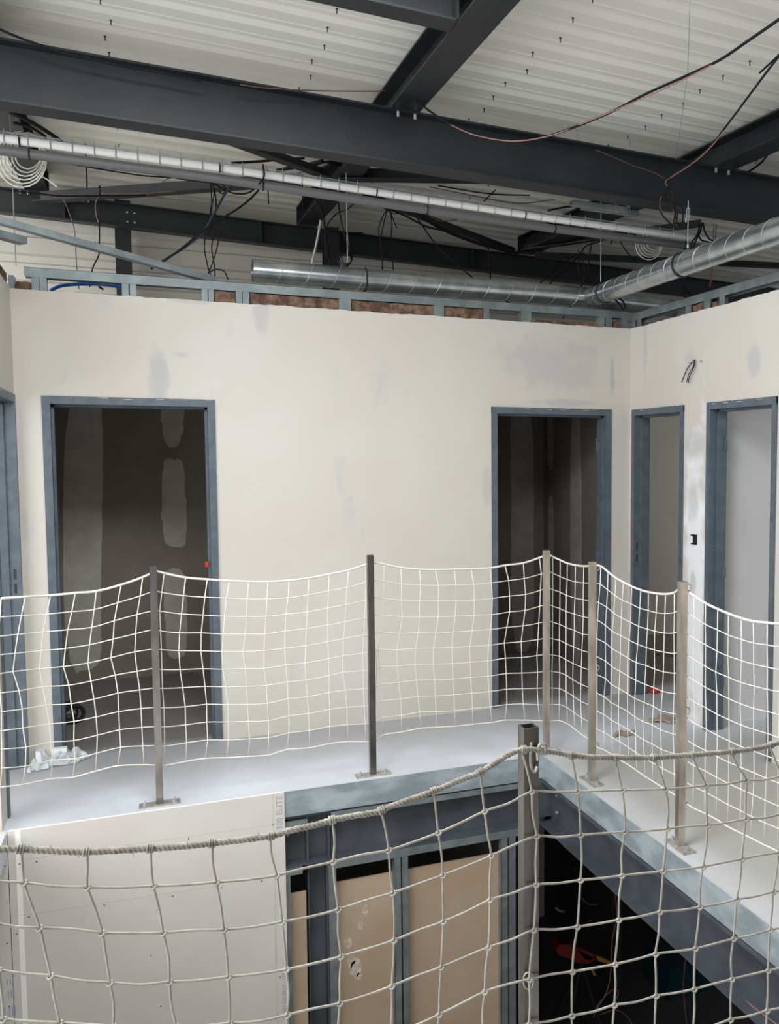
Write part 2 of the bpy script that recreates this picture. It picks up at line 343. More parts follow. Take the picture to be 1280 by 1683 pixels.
ppatch(rb, Y1, [(267, 760), (276, 754), (298, 755), (304, 780), (307, 840), (306, 894), (298, 901), (268, 896), (266, 830)])
ppatch(rb, Y1, [(269, 942), (280, 934), (300, 936), (306, 960), (308, 1060), (302, 1082), (274, 1083), (270, 1010)])
Y2 = 1.575
ppatch(rb2, Y2, [(838, 660), (876, 660), (877, 900), (878, 1070), (840, 1073), (839, 800)], 'compound_shaded')
def hxp(px, py, x): p = at(px, py, 0, x); return (x, p.y, p.z)
patch(rr2, [hxp(900, 670, 0.0), hxp(909, 670, 0.0), hxp(909, 765, 0.0), hxp(905, 776, 0.0), hxp(901, 766, 0.0)], (-0.003, 0, 0), 'compound_shaded')
patch(rr2, [hxp(901, 822, 0.0), hxp(905, 813, 0.0), hxp(909, 820, 0.0), hxp(910, 1060, 0.0), hxp(901, 1062, 0.0)], (-0.003, 0, 0), 'compound_shaded')
patch(rr2, [hxp(937, 672, 0.0), hxp(955, 672, 0.0), hxp(956, 1095, 0.0), hxp(938, 1085, 0.0)], (-0.003, 0, 0), 'compound_shaded')
# ------------------------------------------------------------------ roof deck (ribs run along X), cladding
def zr(x, y): return 3.53 + 0.035*(y+1.07) - 0.025*(x+2.0)     # underside of the rafters
def deck():
    bm = NB(); per = 0.2065; prof = []; y = -7.6
    k = 0
    while y < 2.32:
        prof += [(y, 0), (y+0.088, 0), (y+0.094, 0.003), (y+0.100, 0), (y+0.112, 0), (y+0.145, 0.014), (y+0.172, 0.014)]
        y += per
    xs = [-6.4, 4.4]; rows = []
    for x in xs: rows.append([bm.verts.new((x, yy, zr(x, yy)+0.156+dz)) for yy, dz in prof])
    top = [[bm.verts.new((x, yy, zr(x, yy)+0.156+dz+0.004)) for yy, dz in prof] for x in xs]
    n = len(prof)
    for i in range(n-1):
        bm.faces.new([rows[0][i], rows[1][i], rows[1][i+1], rows[0][i+1]])
        bm.faces.new([top[0][i], top[0][i+1], top[1][i+1], top[1][i]])
    bm.faces.new([rows[0][0], top[0][0], top[1][0], rows[1][0]]); bm.faces.new([rows[0][-1], rows[1][-1], top[1][-1], top[0][-1]])
    return bm
dk = struct(obj('ceiling_deck', deck(), 'deck'), 'off-white corrugated steel roof deck')
struct(obj('ceiling_insulation', box(-6.4, 4.4, -7.6, 2.45, 3.95, 4.05), 'lowdark'), 'insulation and membrane over the roof deck')
bm = NB()
z = 1.9; prof = []
while z < 3.95:
    prof += [(2.30, z), (2.30, z+0.12), (2.33, z+0.135), (2.33, z+0.185)]; z += 0.2
v0 = [bm.verts.new((-6.4, y, z)) for y, z in prof]; v1 = [bm.verts.new((4.4, y, z)) for y, z in prof]
for i in range(len(prof)-1): bm.faces.new([v0[i], v1[i], v1[i+1], v0[i+1]])
bx(bm, -6.4, 4.4, 2.36, 2.42, -3, 3.95)
struct(obj('wall_cladding', bm, 'cladding'), 'off-white ribbed cladding behind the far beam')
# self-drilling screw tips hanging through the deck
sp = []
for X, ys in ((-3.33, 6), (-2.4, 10), (-1.48, 12), (-0.55, 12), (0.4, 9)):
    for k in range(ys):
        y = -0.80 - 0.2065*k + (k % 2)*0.012; sp.append((X+random.uniform(-.03, .03), y))
for X in (-3.33, -2.4, -0.9): sp += [(X, 0.03), (X, 0.45), (X, 0.85)]
base = None
for X, y in sp:
    yy = -7.6 + round((y+7.6-0.05)/0.2065)*0.2065 + 0.055
    zz = zr(X, yy)+0.156
    if base is None:
        b = NB(); cyl(b, (0, 0, -0.022), 0.0028, 0.022, 2, 5); cyl(b, (0, 0, -0.003), 0.006, 0.003, 2, 6)
        base = obj('roof_screw', b, 'hole'); o = base
    else: o = base.copy(); COL.objects.link(o)
    o.location = (X, yy, zz)
    tag(o, 'dark screw tip poking down through the off-white roof deck', 'screw', 'screw tips under the roof deck')

# ------------------------------------------------------------------ trims of the floor opening
def cc(name, bm, m, label, cat, group=None): return tag(obj(name, bm, m), label, cat, group)
struct(obj('trim_1', bx(NB(), -2.62, EX, EY-0.004, EY, -0.130, 0.006), 'edge'), 'galvanised edge strip under the far side of the floor')
struct(obj('trim_2', bx(NB(), EX-0.004, EX, -4.2, EY-0.004, -0.130, 0.006), 'edge'), 'galvanised edge strip under the right side of the floor')

# ------------------------------------------------------------------ door frames
def door(n, label, axis, s0, s1, flip, strike=None, hinges=None, room=0.12):
    """frame in a wall: axis 'x' wall_back (y=0), axis 'y' side walls. s0<s1 along the wall"""
    root = thing('door_%d' % n, label, None, kind='structure')
    if axis == 'x':
        mk = lambda s, d: (s, d)
    elif axis == 'r': mk = lambda s, d: (d, -s)
    else: mk = lambda s, d: (XL-d, -s)
    def B(bm, sa, sb, da, db, z0, z1):
        p, q = mk(sa, da), mk(sb, db)
        return bx(bm, min(p[0], q[0]), max(p[0], q[0]), min(p[1], q[1]), max(p[1], q[1]), z0, z1)
    w, t = 0.042, 0.014
    for side in (0, 1):
        bm = NB(); e = s0 if side == 0 else s1; sg = 1 if side == 0 else -1
        B(bm, e, e+sg*w, -0.010, 0.045, 0, DT)           # outer casing
        B(bm, e+sg*0.004, e+sg*(w+t), 0.045, room-0.012, 0, DT-w)         # stop
        B(bm, e, e+sg*(w-0.008), room-0.012, room+0.004, 0, DT)
        j = obj('jamb', bm, 'frame', root)
        if strike == side:
            for zz in (0.985, 1.065): obj('strike_slot', B(NB(), e+sg*(w-0.001), e+sg*(w+0.0015), 0.012, 0.026, zz, zz+0.055), 'hole', j)
        if hinges == side:
            for zz in (0.28, 0.98, 1.78):
                hg = B(NB(), e+sg*(w+t-0.001), e+sg*(w+t+0.012), room-0.028, room-0.014, zz, zz+0.07)
                x, y = mk(e+sg*(w+t+0.008), room-0.021); tube(hg, [(x, y, zz+0.06), (x, y, zz+0.10)], 0.004, 6)
                obj('hinge_pin', hg, 'frame', j)
    bm = NB(); B(bm, s0, s1, -0.0105, 0.045, DT-w, DT+0.002); B(bm, s0+0.003, s1-0.003, 0.045, room-0.012, DT-w-t, DT); B(bm, s0, s1, room-0.012, room+0.004, DT-w+0.008, DT)
    hd = obj('head', bm, 'frame', root)
    # filler smears on the head
    for k in range(9):
        s = random.uniform(s0+0.05, s1-0.05); l = random.uniform(0.005, 0.05); zz = DT+0.002-random.uniform(0.0, 0.010)
        obj('filler_smear', B(NB(), s, s+l, -0.0115, -0.0105, zz-random.uniform(0.001, 0.0035), zz), 'smudge', hd)
    return root
door(1, 'blue-grey steel frame of the wide doorway at the left of the far wall', 'x', a0, a1, 0, None, None)
door(2, 'blue-grey steel frame of the doorway beside the far corner', 'x', b0, b1, 0, None, 1)
door(3, 'blue-grey steel frame of the narrow-looking doorway just right of the corner', 'r', -c0, -c1, 0, 0, None)
door(4, 'blue-grey steel frame of the rightmost doorway with hinge pins', 'r', -d0, -d1, 0, None, 0)
door(5, 'blue-grey steel frame in the left wall with a strike plate', 'l', 0.045, 0.885, 0, 0, None)

# ================================================================== STEELWORK
# main beam
t = thing('steel_beam', 'long dark grey steel roof beam crossing the whole view above the nets', 'beam', (-2, -1.07, 3.26))
A, B_ = Vector((-5.6, -1.07, 0)), Vector((3.4, -1.07, 0))
A.z = 3.575-0.272-0.021*(A.x+4.2); B_.z = 3.575-0.272-0.021*(B_.x+4.2)
bm = NB(); ibeam(bm, A, B_, 0.272, 0.135); obj('beam_body', bm, 'steel', t)
ztop = lambda x: 3.575-0.021*(x+4.2)
for X in (-1.99, -1.90, -0.04, 0.05):
    obj('bolt', cyl(NB(), (X, -1.07-0.05, ztop(X)-0.035), 0.008, 0.025, 2, 6), 'galv', t)
for X in (-1.95, 0.0):
    obj('stiffener', bx(NB(), X-0.004, X+0.004, -1.130, -1.074, ztop(X)-0.27, ztop(X)-0.008), 'steel', t) if X < -9 else None
# rafters
def rafter(X, ya, yb, label):
    t = thing('steel_rafter', label, 'beam', (X, ya, zr(X, ya)), group='rafters carrying the roof deck')
    bm = NB(); ibeam(bm, (X, ya, zr(X, ya)), (X, yb, zr(X, yb)), 0.150, 0.155, 0.010, 0.008); obj('beam_body', bm, 'steel', t)
    obj('end_plate', bx(NB(), X-0.077, X+0.077, yb, yb+0.012, zr(X, yb), zr(X, yb)+0.15), 'steel', t)
    return t
rafter(-3.90, -7.0, 1.98, 'dark steel rafter at the far left above the white cable coil')
r2 = rafter(-1.957, -7.0, 1.98, 'dark steel rafter crossing over the main beam near the middle of the roof')
rafter(0.0, -7.0, 1.98, 'dark steel rafter resting on the main beam at the upper right')
obj('bolt_cleat', bx(NB(), -2.045, -2.036, -2.26, -2.12, zr(-2, -2.1)-0.0, zr(-2, -2.1)+0.14), 'steel', r2)
# trimmer beam at the top
t = thing('trimmer_beam', 'dark steel cross beam at the top edge meeting the middle rafter', 'beam', (-3, -2.12, 3.52))
bm = NB(); ibeam(bm, (-3.82, -2.19, zr(-3.82, -2.19)), (-2.036, -2.19, zr(-2.036, -2.19)), 0.145, 0.11); obj('beam_body', bm, 'steel', t)
# far beam with columns
YF = 1.9
zf = lambda x: 3.668-0.031*(x+4.0)
t = thing('eaves_beam', 'dark steel beam running along the far cladding behind the ducts', 'beam', (-2, YF, 3.5))
bm = NB(); ibeam(bm, (-5.4, YF, zf(-5.4)-0.178), (3.2, YF, zf(3.2)-0.178), 0.178, 0.10); obj('beam_body', bm, 'steel', t)
for X in (-3.72, -2.33, -1.72, -0.55):
    obj('stiffener', bx(NB(), X-0.004, X+0.004, YF-0.049, YF-0.004, zf(X)-0.170, zf(X)-0.008), 'steel', t)
for X in (-3.30, -3.25): bolts(t, [(X, YF-0.012, zf(X)-0.06), (X, YF-0.012, zf(X)-0.13)], 1, 0.008, 0.01)
for X in (-4.0, -3.95, -3.60, -3.56): bolts(t, [(X, YF-0.035, zf(X)-0.03)], 2, 0.008, 0.025)
def column(X, zt, label, wd=0.115, Y=2.13):
    o = sweep(NB(), (X, Y, 0), (X, Y, zt), [(-wd/2,-.06),(wd/2,-.06),(wd/2,-.052),(.004,-.052),(.004,.052),(wd/2,.052),(wd/2,.06),(-wd/2,.06),(-wd/2,.052),(-.004,.052),(-.004,-.052),(-wd/2,-.052)], (0, 1, 0))
    return tag(obj('steel_column', o, 'steel'), label, 'column', 'columns behind the far beam')
column(-3.335, 3.72, 'dark steel column left of the hanging cable bundle, against the cladding')
column(-1.80, 3.59, 'dark steel column below the middle rafter, behind the cable loops', Y=1.782)
# roof bracing angles
def brace(pa, pb, label, z=3.545, wd=0.06):
    a = at(*pa, 2, z); b = at(*pb, 2, z); bm = NB(); sweep(bm, a, b, [(-wd/2, 0), (wd/2, 0), (wd/2, 0.006), (-wd/2+0.006, 0.006), (-wd/2+0.006, wd), (-wd/2, wd)])
    return tag(obj('bracing_angle', bm, 'steel'), label, 'brace', 'diagonal roof bracing angles')
brace((60, 333), (490, 303), 'dark bracing angle running from the far beam at left towards the middle', 3.56, 0.09)
brace((385, 238), (545, 296), 'short dark bracing angle dropping from the main beam just left of the middle column', 3.55, 0.07)
brace((560, 296), (790, 299), 'flat dark bracing angle right of the middle rafter behind the white pipe', 3.56, 0.09)
brace((600, 325), (850, 418), 'thick dark bracing angle sloping down right to the far beam', 3.55, 0.06)
brace((858, 412), (1150, 372), 'dark bracing angle climbing right behind the cream cable coil', 3.55, 0.06)
brace((880, 424), (1420, 447), 'dark bracing angle seen low behind the right-hand duct', 3.45, 0.06)

# ------------------------------------------------------------------ stud framing above the walls
def channel_y(name, x0, x1, y, z0, z1, label, cat, grp=None):
    bm = NB(); bx(bm, x0, x1, y, y+0.002, z0, z1); bx(bm, x0, x1, y+0.07, y+0.072, z0, z1); bx(bm, x0, x1, y, y+0.072, z1-0.002, z1)
    return cc(name, bm, 'galv_matt', label, cat, grp)
channel_y('wall_track', -3.815, -0.005, 0.013, 2.738, 2.79, 'galvanised top track of the far wall framing', 'track')
bm = NB(); bx(bm, 0.013, 0.015, -4.5, 0.0, 2.722, 2.776); bx(bm, 0.083, 0.085, -4.5, 0, 2.722, 2.776); bx(bm, 0.013, 0.085, -4.5, 0, 2.774, 2.776)
cc('wall_track', bm, 'galv_matt', 'galvanised top track of the right-hand wall framing', 'track')
def stud(px0, px1, back=True, z1=2.74, side='b'):
    bm = NB()
    if side == 'b':
        x0 = at(px0, 500, 1, 0.013).x; x1 = at(px1, 500, 1, 0.013).x
        bx(bm, x0, x1, 0.0155, 0.0175, 2.60, z1); bx(bm, x0, x0+0.002, 0.0175, 0.08, 2.60, z1); bx(bm, x1-0.006, x1, 0.0145, 0.0157, 2.60, z1); bx(bm, x0, x1, 0.078, 0.08, 2.6, z1)
    else:
        y0 = at(px0, 500, 0, 0.013).y; y1 = at(px1, 500, 0, 0.013).y
        if y0 > y1: y0, y1 = y1, y0
        bx(bm, 0.0155, 0.0175, y0, y1, 2.60, 2.73); bx(bm, 0.0175, 0.08, y1-0.002, y1, 2.60, 2.73); bx(bm, 0.0145, 0.0157, y0, y0+0.006, 2.60, 2.73)
    return obj('metal_stud', bm, 'galv_matt')
SB = [(15, 25), (53, 65), (66, 78), (201, 212), (214, 224), (332, 342), (343, 352), (388, 398), (399, 410), (557, 577), (713, 730), (795, 804), (857, 873), (985, 994), (996, 1006), (1022, 1031)]
wherb = ['against the left wall', 'left of a pair by the left insulation', 'left end of the blue conduit', 'first of the pair right of the blue conduit', 'second of the pair right of the blue conduit',
 'below the foot of the leaning channel', 'just left of the small insulation piece', 'just right of the small insulation piece', 'at the left end of the long insulation batt', 'between the two long insulation batts', 'right of the second long insulation batt',
 'above the wall, left of the middle doorway head', 'above the left side of the middle doorway', 'left one of the pair above the middle doorway', 'right one of the pair above the middle doorway', 'in the far right corner']
for (p, q), t_ in zip(SB, wherb): tag(stud(p, q), 'galvanised stud end above the far wall, ' + t_, 'stud', 'stud ends above the far wall')
for (p, q), t_ in zip([(1037, 1044), (1046, 1053), (1126, 1135), (1156, 1167), (1181, 1190)], ['in the corner', 'second from the corner', 'left of the brown insulation', 'right of the brown insulation', 'furthest right']):
    tag(stud(p, q, side='r'), 'galvanised stud end above the right wall, ' + t_, 'stud', 'stud ends above the right wall')
def wool(px0, px1, zt, label, side='b'):
    bm = NB()
    if side == 'b':
        x0 = at(px0, 500, 1, 0.03).x; x1 = at(px1, 500, 1, 0.03).x; n = max(3, int((x1-x0)/0.03)); g = [[None]*5 for _ in range(n+1)]
        for i in range(n+1):
            for j in range(5):
                x = x0+(x1-x0)*i/n; z = 2.602+(zt-2.602)*j/4; nn = noise.noise(Vector((x*18, z*25, 1.3)))
                g[i][j] = bm.verts.new((x, 0.030+0.016*nn, z + (0.008*noise.noise(Vector((x*30, 5, 1))) if j == 4 else 0)))
        bk = [bm.verts.new((x0, 0.078, zt)), bm.verts.new((x1, 0.078, zt)), bm.verts.new((x0, 0.078, 2.602)), bm.verts.new((x1, 0.078, 2.602))]
    else:
        y0 = at(px0, 500, 0, 0.03).y; y1 = at(px1, 500, 0, 0.03).y; n = max(3, int(abs(y1-y0)/0.03)); g = [[None]*5 for _ in range(n+1)]
        for i in range(n+1):
            for j in range(5):
                y = y0+(y1-y0)*i/n; z = 2.602+(zt-2.602)*j/4; nn = noise.noise(Vector((y*18, z*25, 4.3)))
                g[i][j] = bm.verts.new((0.03+0.016*nn, y, z + (0.008*noise.noise(Vector((y*30, 5, 1))) if j == 4 else 0)))
        bk = [bm.verts.new((0.078, y0, zt)), bm.verts.new((0.078, y1, zt)), bm.verts.new((0.078, y0, 2.602)), bm.verts.new((0.078, y1, 2.602))]
    for i in range(n):
        for j in range(4): bm.faces.new([g[i][j], g[i+1][j], g[i+1][j+1], g[i][j+1]])
    bm.faces.new([g[i][4] for i in range(n+1)] + [bk[1], bk[0]]); bm.faces.new([g[0][j] for j in range(5)]+[bk[0], bk[2]]); bm.faces.new([g[n][j] for j in range(5)]+[bk[1], bk[3]]); bm.faces.new(bk[:2]+[bk[3], bk[2]])
    return tag(obj('insulation_batt', bm, 'wool'), label, 'insulation', 'brown mineral wool in the wall framing')
wool(27, 52, 2.71, 'small brown wool piece in the framing at the left corner')
wool(353, 387, 2.733, 'small square brown wool piece between two stud pairs')
wool(411, 556, 2.733, 'long brown wool batt left of the single middle stud')
wool(578, 712, 2.733, 'long brown wool batt right of the single middle stud')
wool(731, 793, 2.733, 'brown wool piece with a pale cable loop above it')
wool(874, 984, 2.66+0.03, 'low brown wool strip above the middle doorway')
wool(1007, 1021, 2.71, 'narrow brown wool piece next to the right corner')
wool(1054, 1125, 2.672, 'crumbly brown wool strip on the right wall near the corner', 's')
wool(1136, 1155, 2.72, 'brown wool piece with black cables over it on the right wall', 's')
wool(1168, 1180, 2.70, 'small brown wool piece between the two rightmost studs', 's')
# insulation slab edge at the far left
bm = prism(NB(), [(XL-0.013, 0.0, 2.66), (XL-0.013, -1.07, 2.66), (XL-0.013, -1.07, 2.745), (XL-0.013, -0.0, 2.745)], (-0.07, 0, 0))
tag(obj('insulation_batt', bm, 'wool'), 'brown wool edge on top of the left wall', 'insulation', 'brown mineral wool in the wall framing')

# leaning galvanised channels at upper left
def leanch(pa, pb, ya, yb, wd, label):
    a = at(*pa, 1, ya); b = at(*pb, 1, yb); a = b+(a-b)*2.0; bm = NB(); cchan(bm, a, b, wd, 0.035, 0.002)
    return cc('galvanised_channel', bm, 'galv_matt', label, 'channel', 'loose galvanised channels at upper left')
leanch((-60, 352), (352, 466), -0.30, 0.10, 0.06, 'long galvanised channel sloping down to the far wall framing')
leanch((-60, 376), (38, 402), -0.75, -0.55, 0.06, 'short galvanised channel end at the left edge of the photo')
# unistrut rails below the main beam
t = thing('support_rail', 'short pair of galvanised slotted rails under the main beam', 'rail', tuple(at(990, 350, 1, -0.85)))
for i, (pa, pb) in enumerate((((938, 338), (1030, 350)), ((955, 344), (1048, 356)))):
    bm = NB(); cchan(bm, at(*pa, 1, -0.92+0.08*i), at(*pb, 1, -0.92+0.08*i), 0.035, 0.03, 0.003); obj('rail', bm, 'galv_matt', t)
for p in ((948, 339), (1035, 350)):
    q = at(*p, 1, -0.88); obj('rod', tube(NB(), [q, Vector((q.x, q.y, zr(q.x, q.y)+0.157))], 0.003, 6), 'galv', t)
for p in ((1012, 338), (1032, 341), (1013, 350)): obj('bolt', cyl(NB(), at(*p, 1, -0.9), 0.006, 0.05, 2, 6), 'galv', t)

# ------------------------------------------------------------------ cable basket with white pipe
YT = -0.62
t = thing('cable_basket', 'white sleeved pipe in a wire cable basket crossing below the main beam', 'cable tray', tuple(at(500, 297, 1, YT)))
tr = [(-700, 132.7), (0, 227), (360, 275.5), (620, 316), (900, 359), (1185, 397)]
P = [at(x, y, 1, YT) for x, y in tr]; obj('white_pipe', tube(NB(), P, 0.0215, 14), 'white', t, True)
bm = NB(); r_ = 0.025
for dz, dy in ((0.030, -0.012), (0.030, 0.012), (0.012, -0.028)):
    tube(bm, [p+Vector((0, dy, dz)) for p in P], 0.0018, 5)
obj('wire_rails', bm, 'galv', t)
xs = [7, 46, 83, 119, 155, 190, 226, 262, 297, 332, 365, 398, 431, 464, 495, 526, 556, 587, 618, 645, 674, 702, 730, 757, 784, 811, 838, 862, 887, 911, 935, 960, 985, 1010, 1034, 1058, 1082, 1104, 1128]
import bisect
def ty(x):
    for (x0, y0), (x1, y1) in zip(tr, tr[1:]):
        if x <= x1: return y0+(y1-y0)*(x-x0)/(x1-x0)
for i, x in enumerate(xs):
    c = at(x, ty(x), 1, YT); bm = NB(); k = 10
    pts = [c+Vector((0, math.cos(a)*0.0235, math.sin(a)*0.0235)) for a in [2*PI*j/k for j in range(k+1)]]
    tube(bm, pts, 0.003, 5); tube(bm, [c+Vector((0, -0.02, 0.012)), c+Vector((0, -0.016, 0.042))], 0.002, 5)
    obj('wire_ring', bm, 'galv', t)
t = thing('grey_pipe', 'grey plastic pipe strapped below the white sleeved pipe', 'pipe', tuple(at(500, 315, 1, YT)))
P2 = [p+Vector((0, 0.012, -0.054)) for p in P]; obj('pipe', tube(NB(), P2, 0.0245, 14), 'greypipe', t, True)
for x in (32, 47, 361, 432, 618, 702, 862, 912, 1127):
    c = at(x, ty(x), 1, YT) + (Vector((0, 0, 0)) if x in (32, 361, 618, 862) else Vector((0, 0.012, -0.054)))
    rr = 0.0245 if x in (32, 361, 618, 862) else 0.027
    pts = [c+Vector((0, math.cos(2*PI*j/12)*rr, math.sin(2*PI*j/12)*rr)) for j in range(13)]
    obj('cable_tie', tube(NB(), pts, 0.0035, 5), 'black', t)

# ------------------------------------------------------------------ spiral ducts
def spiral(label, a, b, r, pitch, capped=False, bands=()):
    a = Vector(a); b = Vector(b); t = thing('spiral_duct', label, 'duct', tuple(a)); d = (b-a); L = d.length; d.normalize()
    bm = NB(); tube(bm, [a, b], r, 40, False); tube(bm, [a, b], r-0.002, 40, False)
    obj('duct_body', bm, 'duct', t, True)
    s = d.cross(Vector((0, 0, 1))).normalized(); u = s.cross(d); pts = []
    n = int(L/pitch*20)
    for i in range(n+1):
        ang = 2*PI*i/20; pts.append(a + d*(L*i/n) + (s*math.cos(ang)+u*math.sin(ang))*(r+0.0004))
    obj('spiral_seam', tube(NB(), pts, 0.0022, 4), 'galv', t)
    for f in bands:
        c = a+d*L*f; p2 = [c+(s*math.cos(2*PI*j/24)+u*math.sin(2*PI*j/24))*(r+0.004) for j in range(25)]
        obj('hanger_band', tube(NB(), p2, 0.005, 6), 'rubber', t)
    return t, a, b
DR = 0.067
pa = at(1330, 366, 2, 2.885); pb = at(975, 484, 2, 2.885)
pa.x = pb.x = (pa.x+pb.x)/2
spiral('large galvanised spiral duct coming in from the right over the right wall', pa, pb, DR, 0.16, bands=(0.50, 0.955))
qa = at(415, 449, 1, pb.y+0.17); qb = Vector((pb.x+0.02, qa.y, 2.895)); qa.z = 2.895
spiral('galvanised spiral duct lying behind the top of the far wall', qa, qb, DR+0.003, 0.17, bands=(0.30,))
# duct bend
c = Vector((pb.x, qa.y, 2.895)); t_ = NB()
arc = [pb + Vector((0, -0.02, 0))] + [pb + Vector((0.0, 0.03, 0)), c + Vector((0.012, -0.05, 0)), c+Vector((0.06, 0.0, 0)), c+Vector((0.10, 0.0, -0.01)), c+Vector((0.75, 0.02, -0.03))]
tag(obj('duct_bend', tube(NB(), smooth_path(arc, 6), DR-0.002, 32), 'duct', None, True), 'curved duct elbow joining the two spiral ducts in the corner', 'duct')
def rod(label, px, y0, y1, v, m='galv', r=0.003, ends=True, cat='rod', ax=1, grp='threaded hanging rods', deck=False):
    a = at(px, y0, ax, v); b = Vector((a.x, a.y, zr(a.x, a.y)+0.158 if deck else at(px, y1, ax, v).z)); bm = NB(); tube(bm, [a, b], r, 6)
    if ends: tube(bm, [b, b+Vector((0, 0, 0.02))], r*2.2, 6)
    return tag(obj('threaded_rod', bm, m), label, cat, grp)
tt = thing('duct_hanger', 'threaded rod with a steel shackle holding the right-hand duct', 'hanger', tuple(at(1130, 400, 0, pa.x)))
hb = at(1130, 408, 0, pa.x); ht = Vector((hb.x, hb.y, at(1130, 330, 0, pa.x).z))
obj('rod', tube(NB(), [hb, ht], 0.003, 6), 'galv', tt)
sh = Vector((hb.x, hb.y, at(1130, 349, 0, pa.x).z))
obj('shackle', tube(NB(), [sh+rt*dx+Vector((0, 0, dz)) for dx, dz in ((-.008, -.03), (-.010, .015), (0, .032), (.010, .015), (.008, -.03), (-.008, -.03))], 0.003, 5), 'galv', tt)
obj('clip', tube(NB(), [sh+rt*-0.012+Vector((0, 0, -0.035)), sh+rt*-0.012+Vector((0, 0, -0.06))], 0.004, 5), 'galv', tt)
obj('nut', cyl(NB(), hb, 0.007, 0.022, 2, 6), 'galv', tt)
rod('thin rod dropping to the far end of the right-hand duct', 987, 463, 383, pb.y, r=0.003, deck=True)
rod('pale threaded rod beside the black cable loop at the middle column', 571, 430, 285, 0.2, deck=True)
for x, y0, y1, s in ((143, 310, 262, 'furthest left, over the bracing angle'), (441, 336, 306, 'left of the middle column'), (498, 355, 313, 'just left of the rafter foot')):
    rod('short black rod end hanging below the pipes, ' + s, x, y0, y1, 1.0, 'black', 0.005, False, grp='short black rod ends', deck=True)
rod('thin dark wire rod with a nut above the left corner of the far wall', 26, 437, 330, 0.03, 'galv_matt', 0.003, deck=True)
tag(obj('suspension_wire', tube(NB(), [at(1134, -10, 2, 3.52), at(1130, 120, 2, 3.50), at(1111, 262, 2, 3.42)], 0.0016, 5), 'galv'), 'thin straight wire hanging from the roof at the upper right', 'wire')

# ------------------------------------------------------------------ cables overhead
C_ = cable
C_('black cable running along the top of the main beam from the left edge', [(-20, 40), (40, 65), (110, 88), (200, 108), (262, 119), (330, 133)], -1.25, 0.0045)
C_('thin red-black cable leaving the beam top towards the middle rafter', [(395, 139), (440, 145), (520, 149), (600, 150), (634, 149)], -1.25, 0.003, 'red')
C_('dark cable swagging from the middle rafter up to the upper right corner', [(x, y, -1.30-1.0*((x-684)/616)-1.1*((x-684)/616)**2) for x, y in ((684, 166), (720, 192), (765, 215), (820, 229), (875, 230), (930, 214), (1000, 186), (1060, 155), (1120, 128), (1180, 100), (1225, 70), (1300, 18))], -1.45, 0.0045)
C_('pink wire twisted along the swagging dark cable', [(x, y, -1.306-1.0*((x-684)/616)-1.1*((x-684)/616)**2) for x, y in ((740, 205), (780, 222), (840, 232), (900, 224), (960, 202), (1060, 160), (1122, 131), (1170, 107))], -1.452, 0.0028, 'pink')
C_('black cable dropping from the upper right corner to the tangled loop', [(x, y, -1.42-1.85*((x-1096)/204)) for x, y in ((1300, 70), (1270, 105), (1225, 165), (1195, 205), (1168, 240), (1140, 265), (1110, 285), (1096, 300), (1098, 312))], -1.42, 0.004)
C_('pink wire alongside the cable dropping to the tangled loop', [(x, y, -1.425-1.85*((x-1096)/204)) for x, y in ((1190, 215), (1164, 246), (1136, 270), (1108, 288), (1094, 298), (1096, 306))], -1.424, 0.003, 'pink')
C_('thin red wire from the beam face to the tangled loop', [(978, 246), (1000, 255), (1040, 272), (1075, 284), (1094, 294)], -1.30, 0.0025, 'red')
C_('short thin dark wire at the right edge under the roof', [(1300, 70), (1275, 95), (1248, 120)], -3.2, 0.003)
t = thing('cable_bundle', 'hanging tangle of dark and red cable loops in front of the main beam', 'cable', tuple(at(1104, 330, 1, -1.42)))
for i, (pts, m) in enumerate((
    ([(1096, 305), (1094, 320), (1084, 322), (1082, 340), (1092, 358), (1108, 370), (1113, 350), (1104, 330), (1098, 308)], 'black'),
    ([(1087, 322), (1083, 335), (1090, 355), (1104, 368), (1112, 370)], 'pink'),
    ([(1099, 307), (1103, 330), (1109, 350), (1107, 365), (1113, 377), (1121, 365), (1121, 345), (1113, 335), (1109, 345), (1112, 365), (1119, 372)], 'black'),
    ([(1100, 310), (1106, 335), (1108, 358), (1112, 345), (1115, 336), (1122, 350), (1122, 362)], 'red'))):
    obj('loop', tube(NB(), smooth_path([at(x, y, 1, -1.42+0.008*i) for x, y in pts], 6), 0.0042, 6), m, t, True)
def coil(label, c, rx, rz, n, m, r, y, name='cable_coil'):
    P = []; 
    for k in range(n):
        for j in range(20):
            a_ = 2*PI*j/20+PI/2; sc = 1-0.10*k+0.02*math.sin(k*3)
            P.append(at(c[0]+rx*sc*math.cos(a_)+k*2.0, c[1]-(rz*(1-0.10*k)*math.sin(a_))-k*1.5, 1, y+0.006*k))
    return tag(obj(name, tube(NB(), P, r, 6), m, None, True), label, 'cable')
coil('coil of white cable hanging at the left edge below the pipes', (36, 262), 41, 46, 6, 'cream', 0.0038, -0.45)
coil('coil of cream cable hanging below the pipes near the right duct', (1066, 401), 22, 26, 5, 'cream', 0.0032, -0.40)
C_('pale thin cable tail leaving the white coil at left', [(66, 288), (82, 298), (94, 308)], -0.40, 0.0035, 'cream')
C_('thick black cable pair arching from the left rafter behind the pipes', [(15, 184), (40, 195), (70, 212), (102, 233)], -0.3, 0.009)
C_('second black cable arching from the left rafter', [(22, 202), (45, 207), (62, 216), (76, 226)], -0.28, 0.007)
C_('thin black cable drooping across the deck at left', [(38, 258), (75, 262), (130, 272), (190, 282), (250, 290), (330, 292)], 0.5, 0.004)
C_('dark cable curving from the coil to the left edge', [(-10, 308), (20, 314), (60, 318), (100, 322), (160, 322), (240, 321)], 0.9, 0.0045)
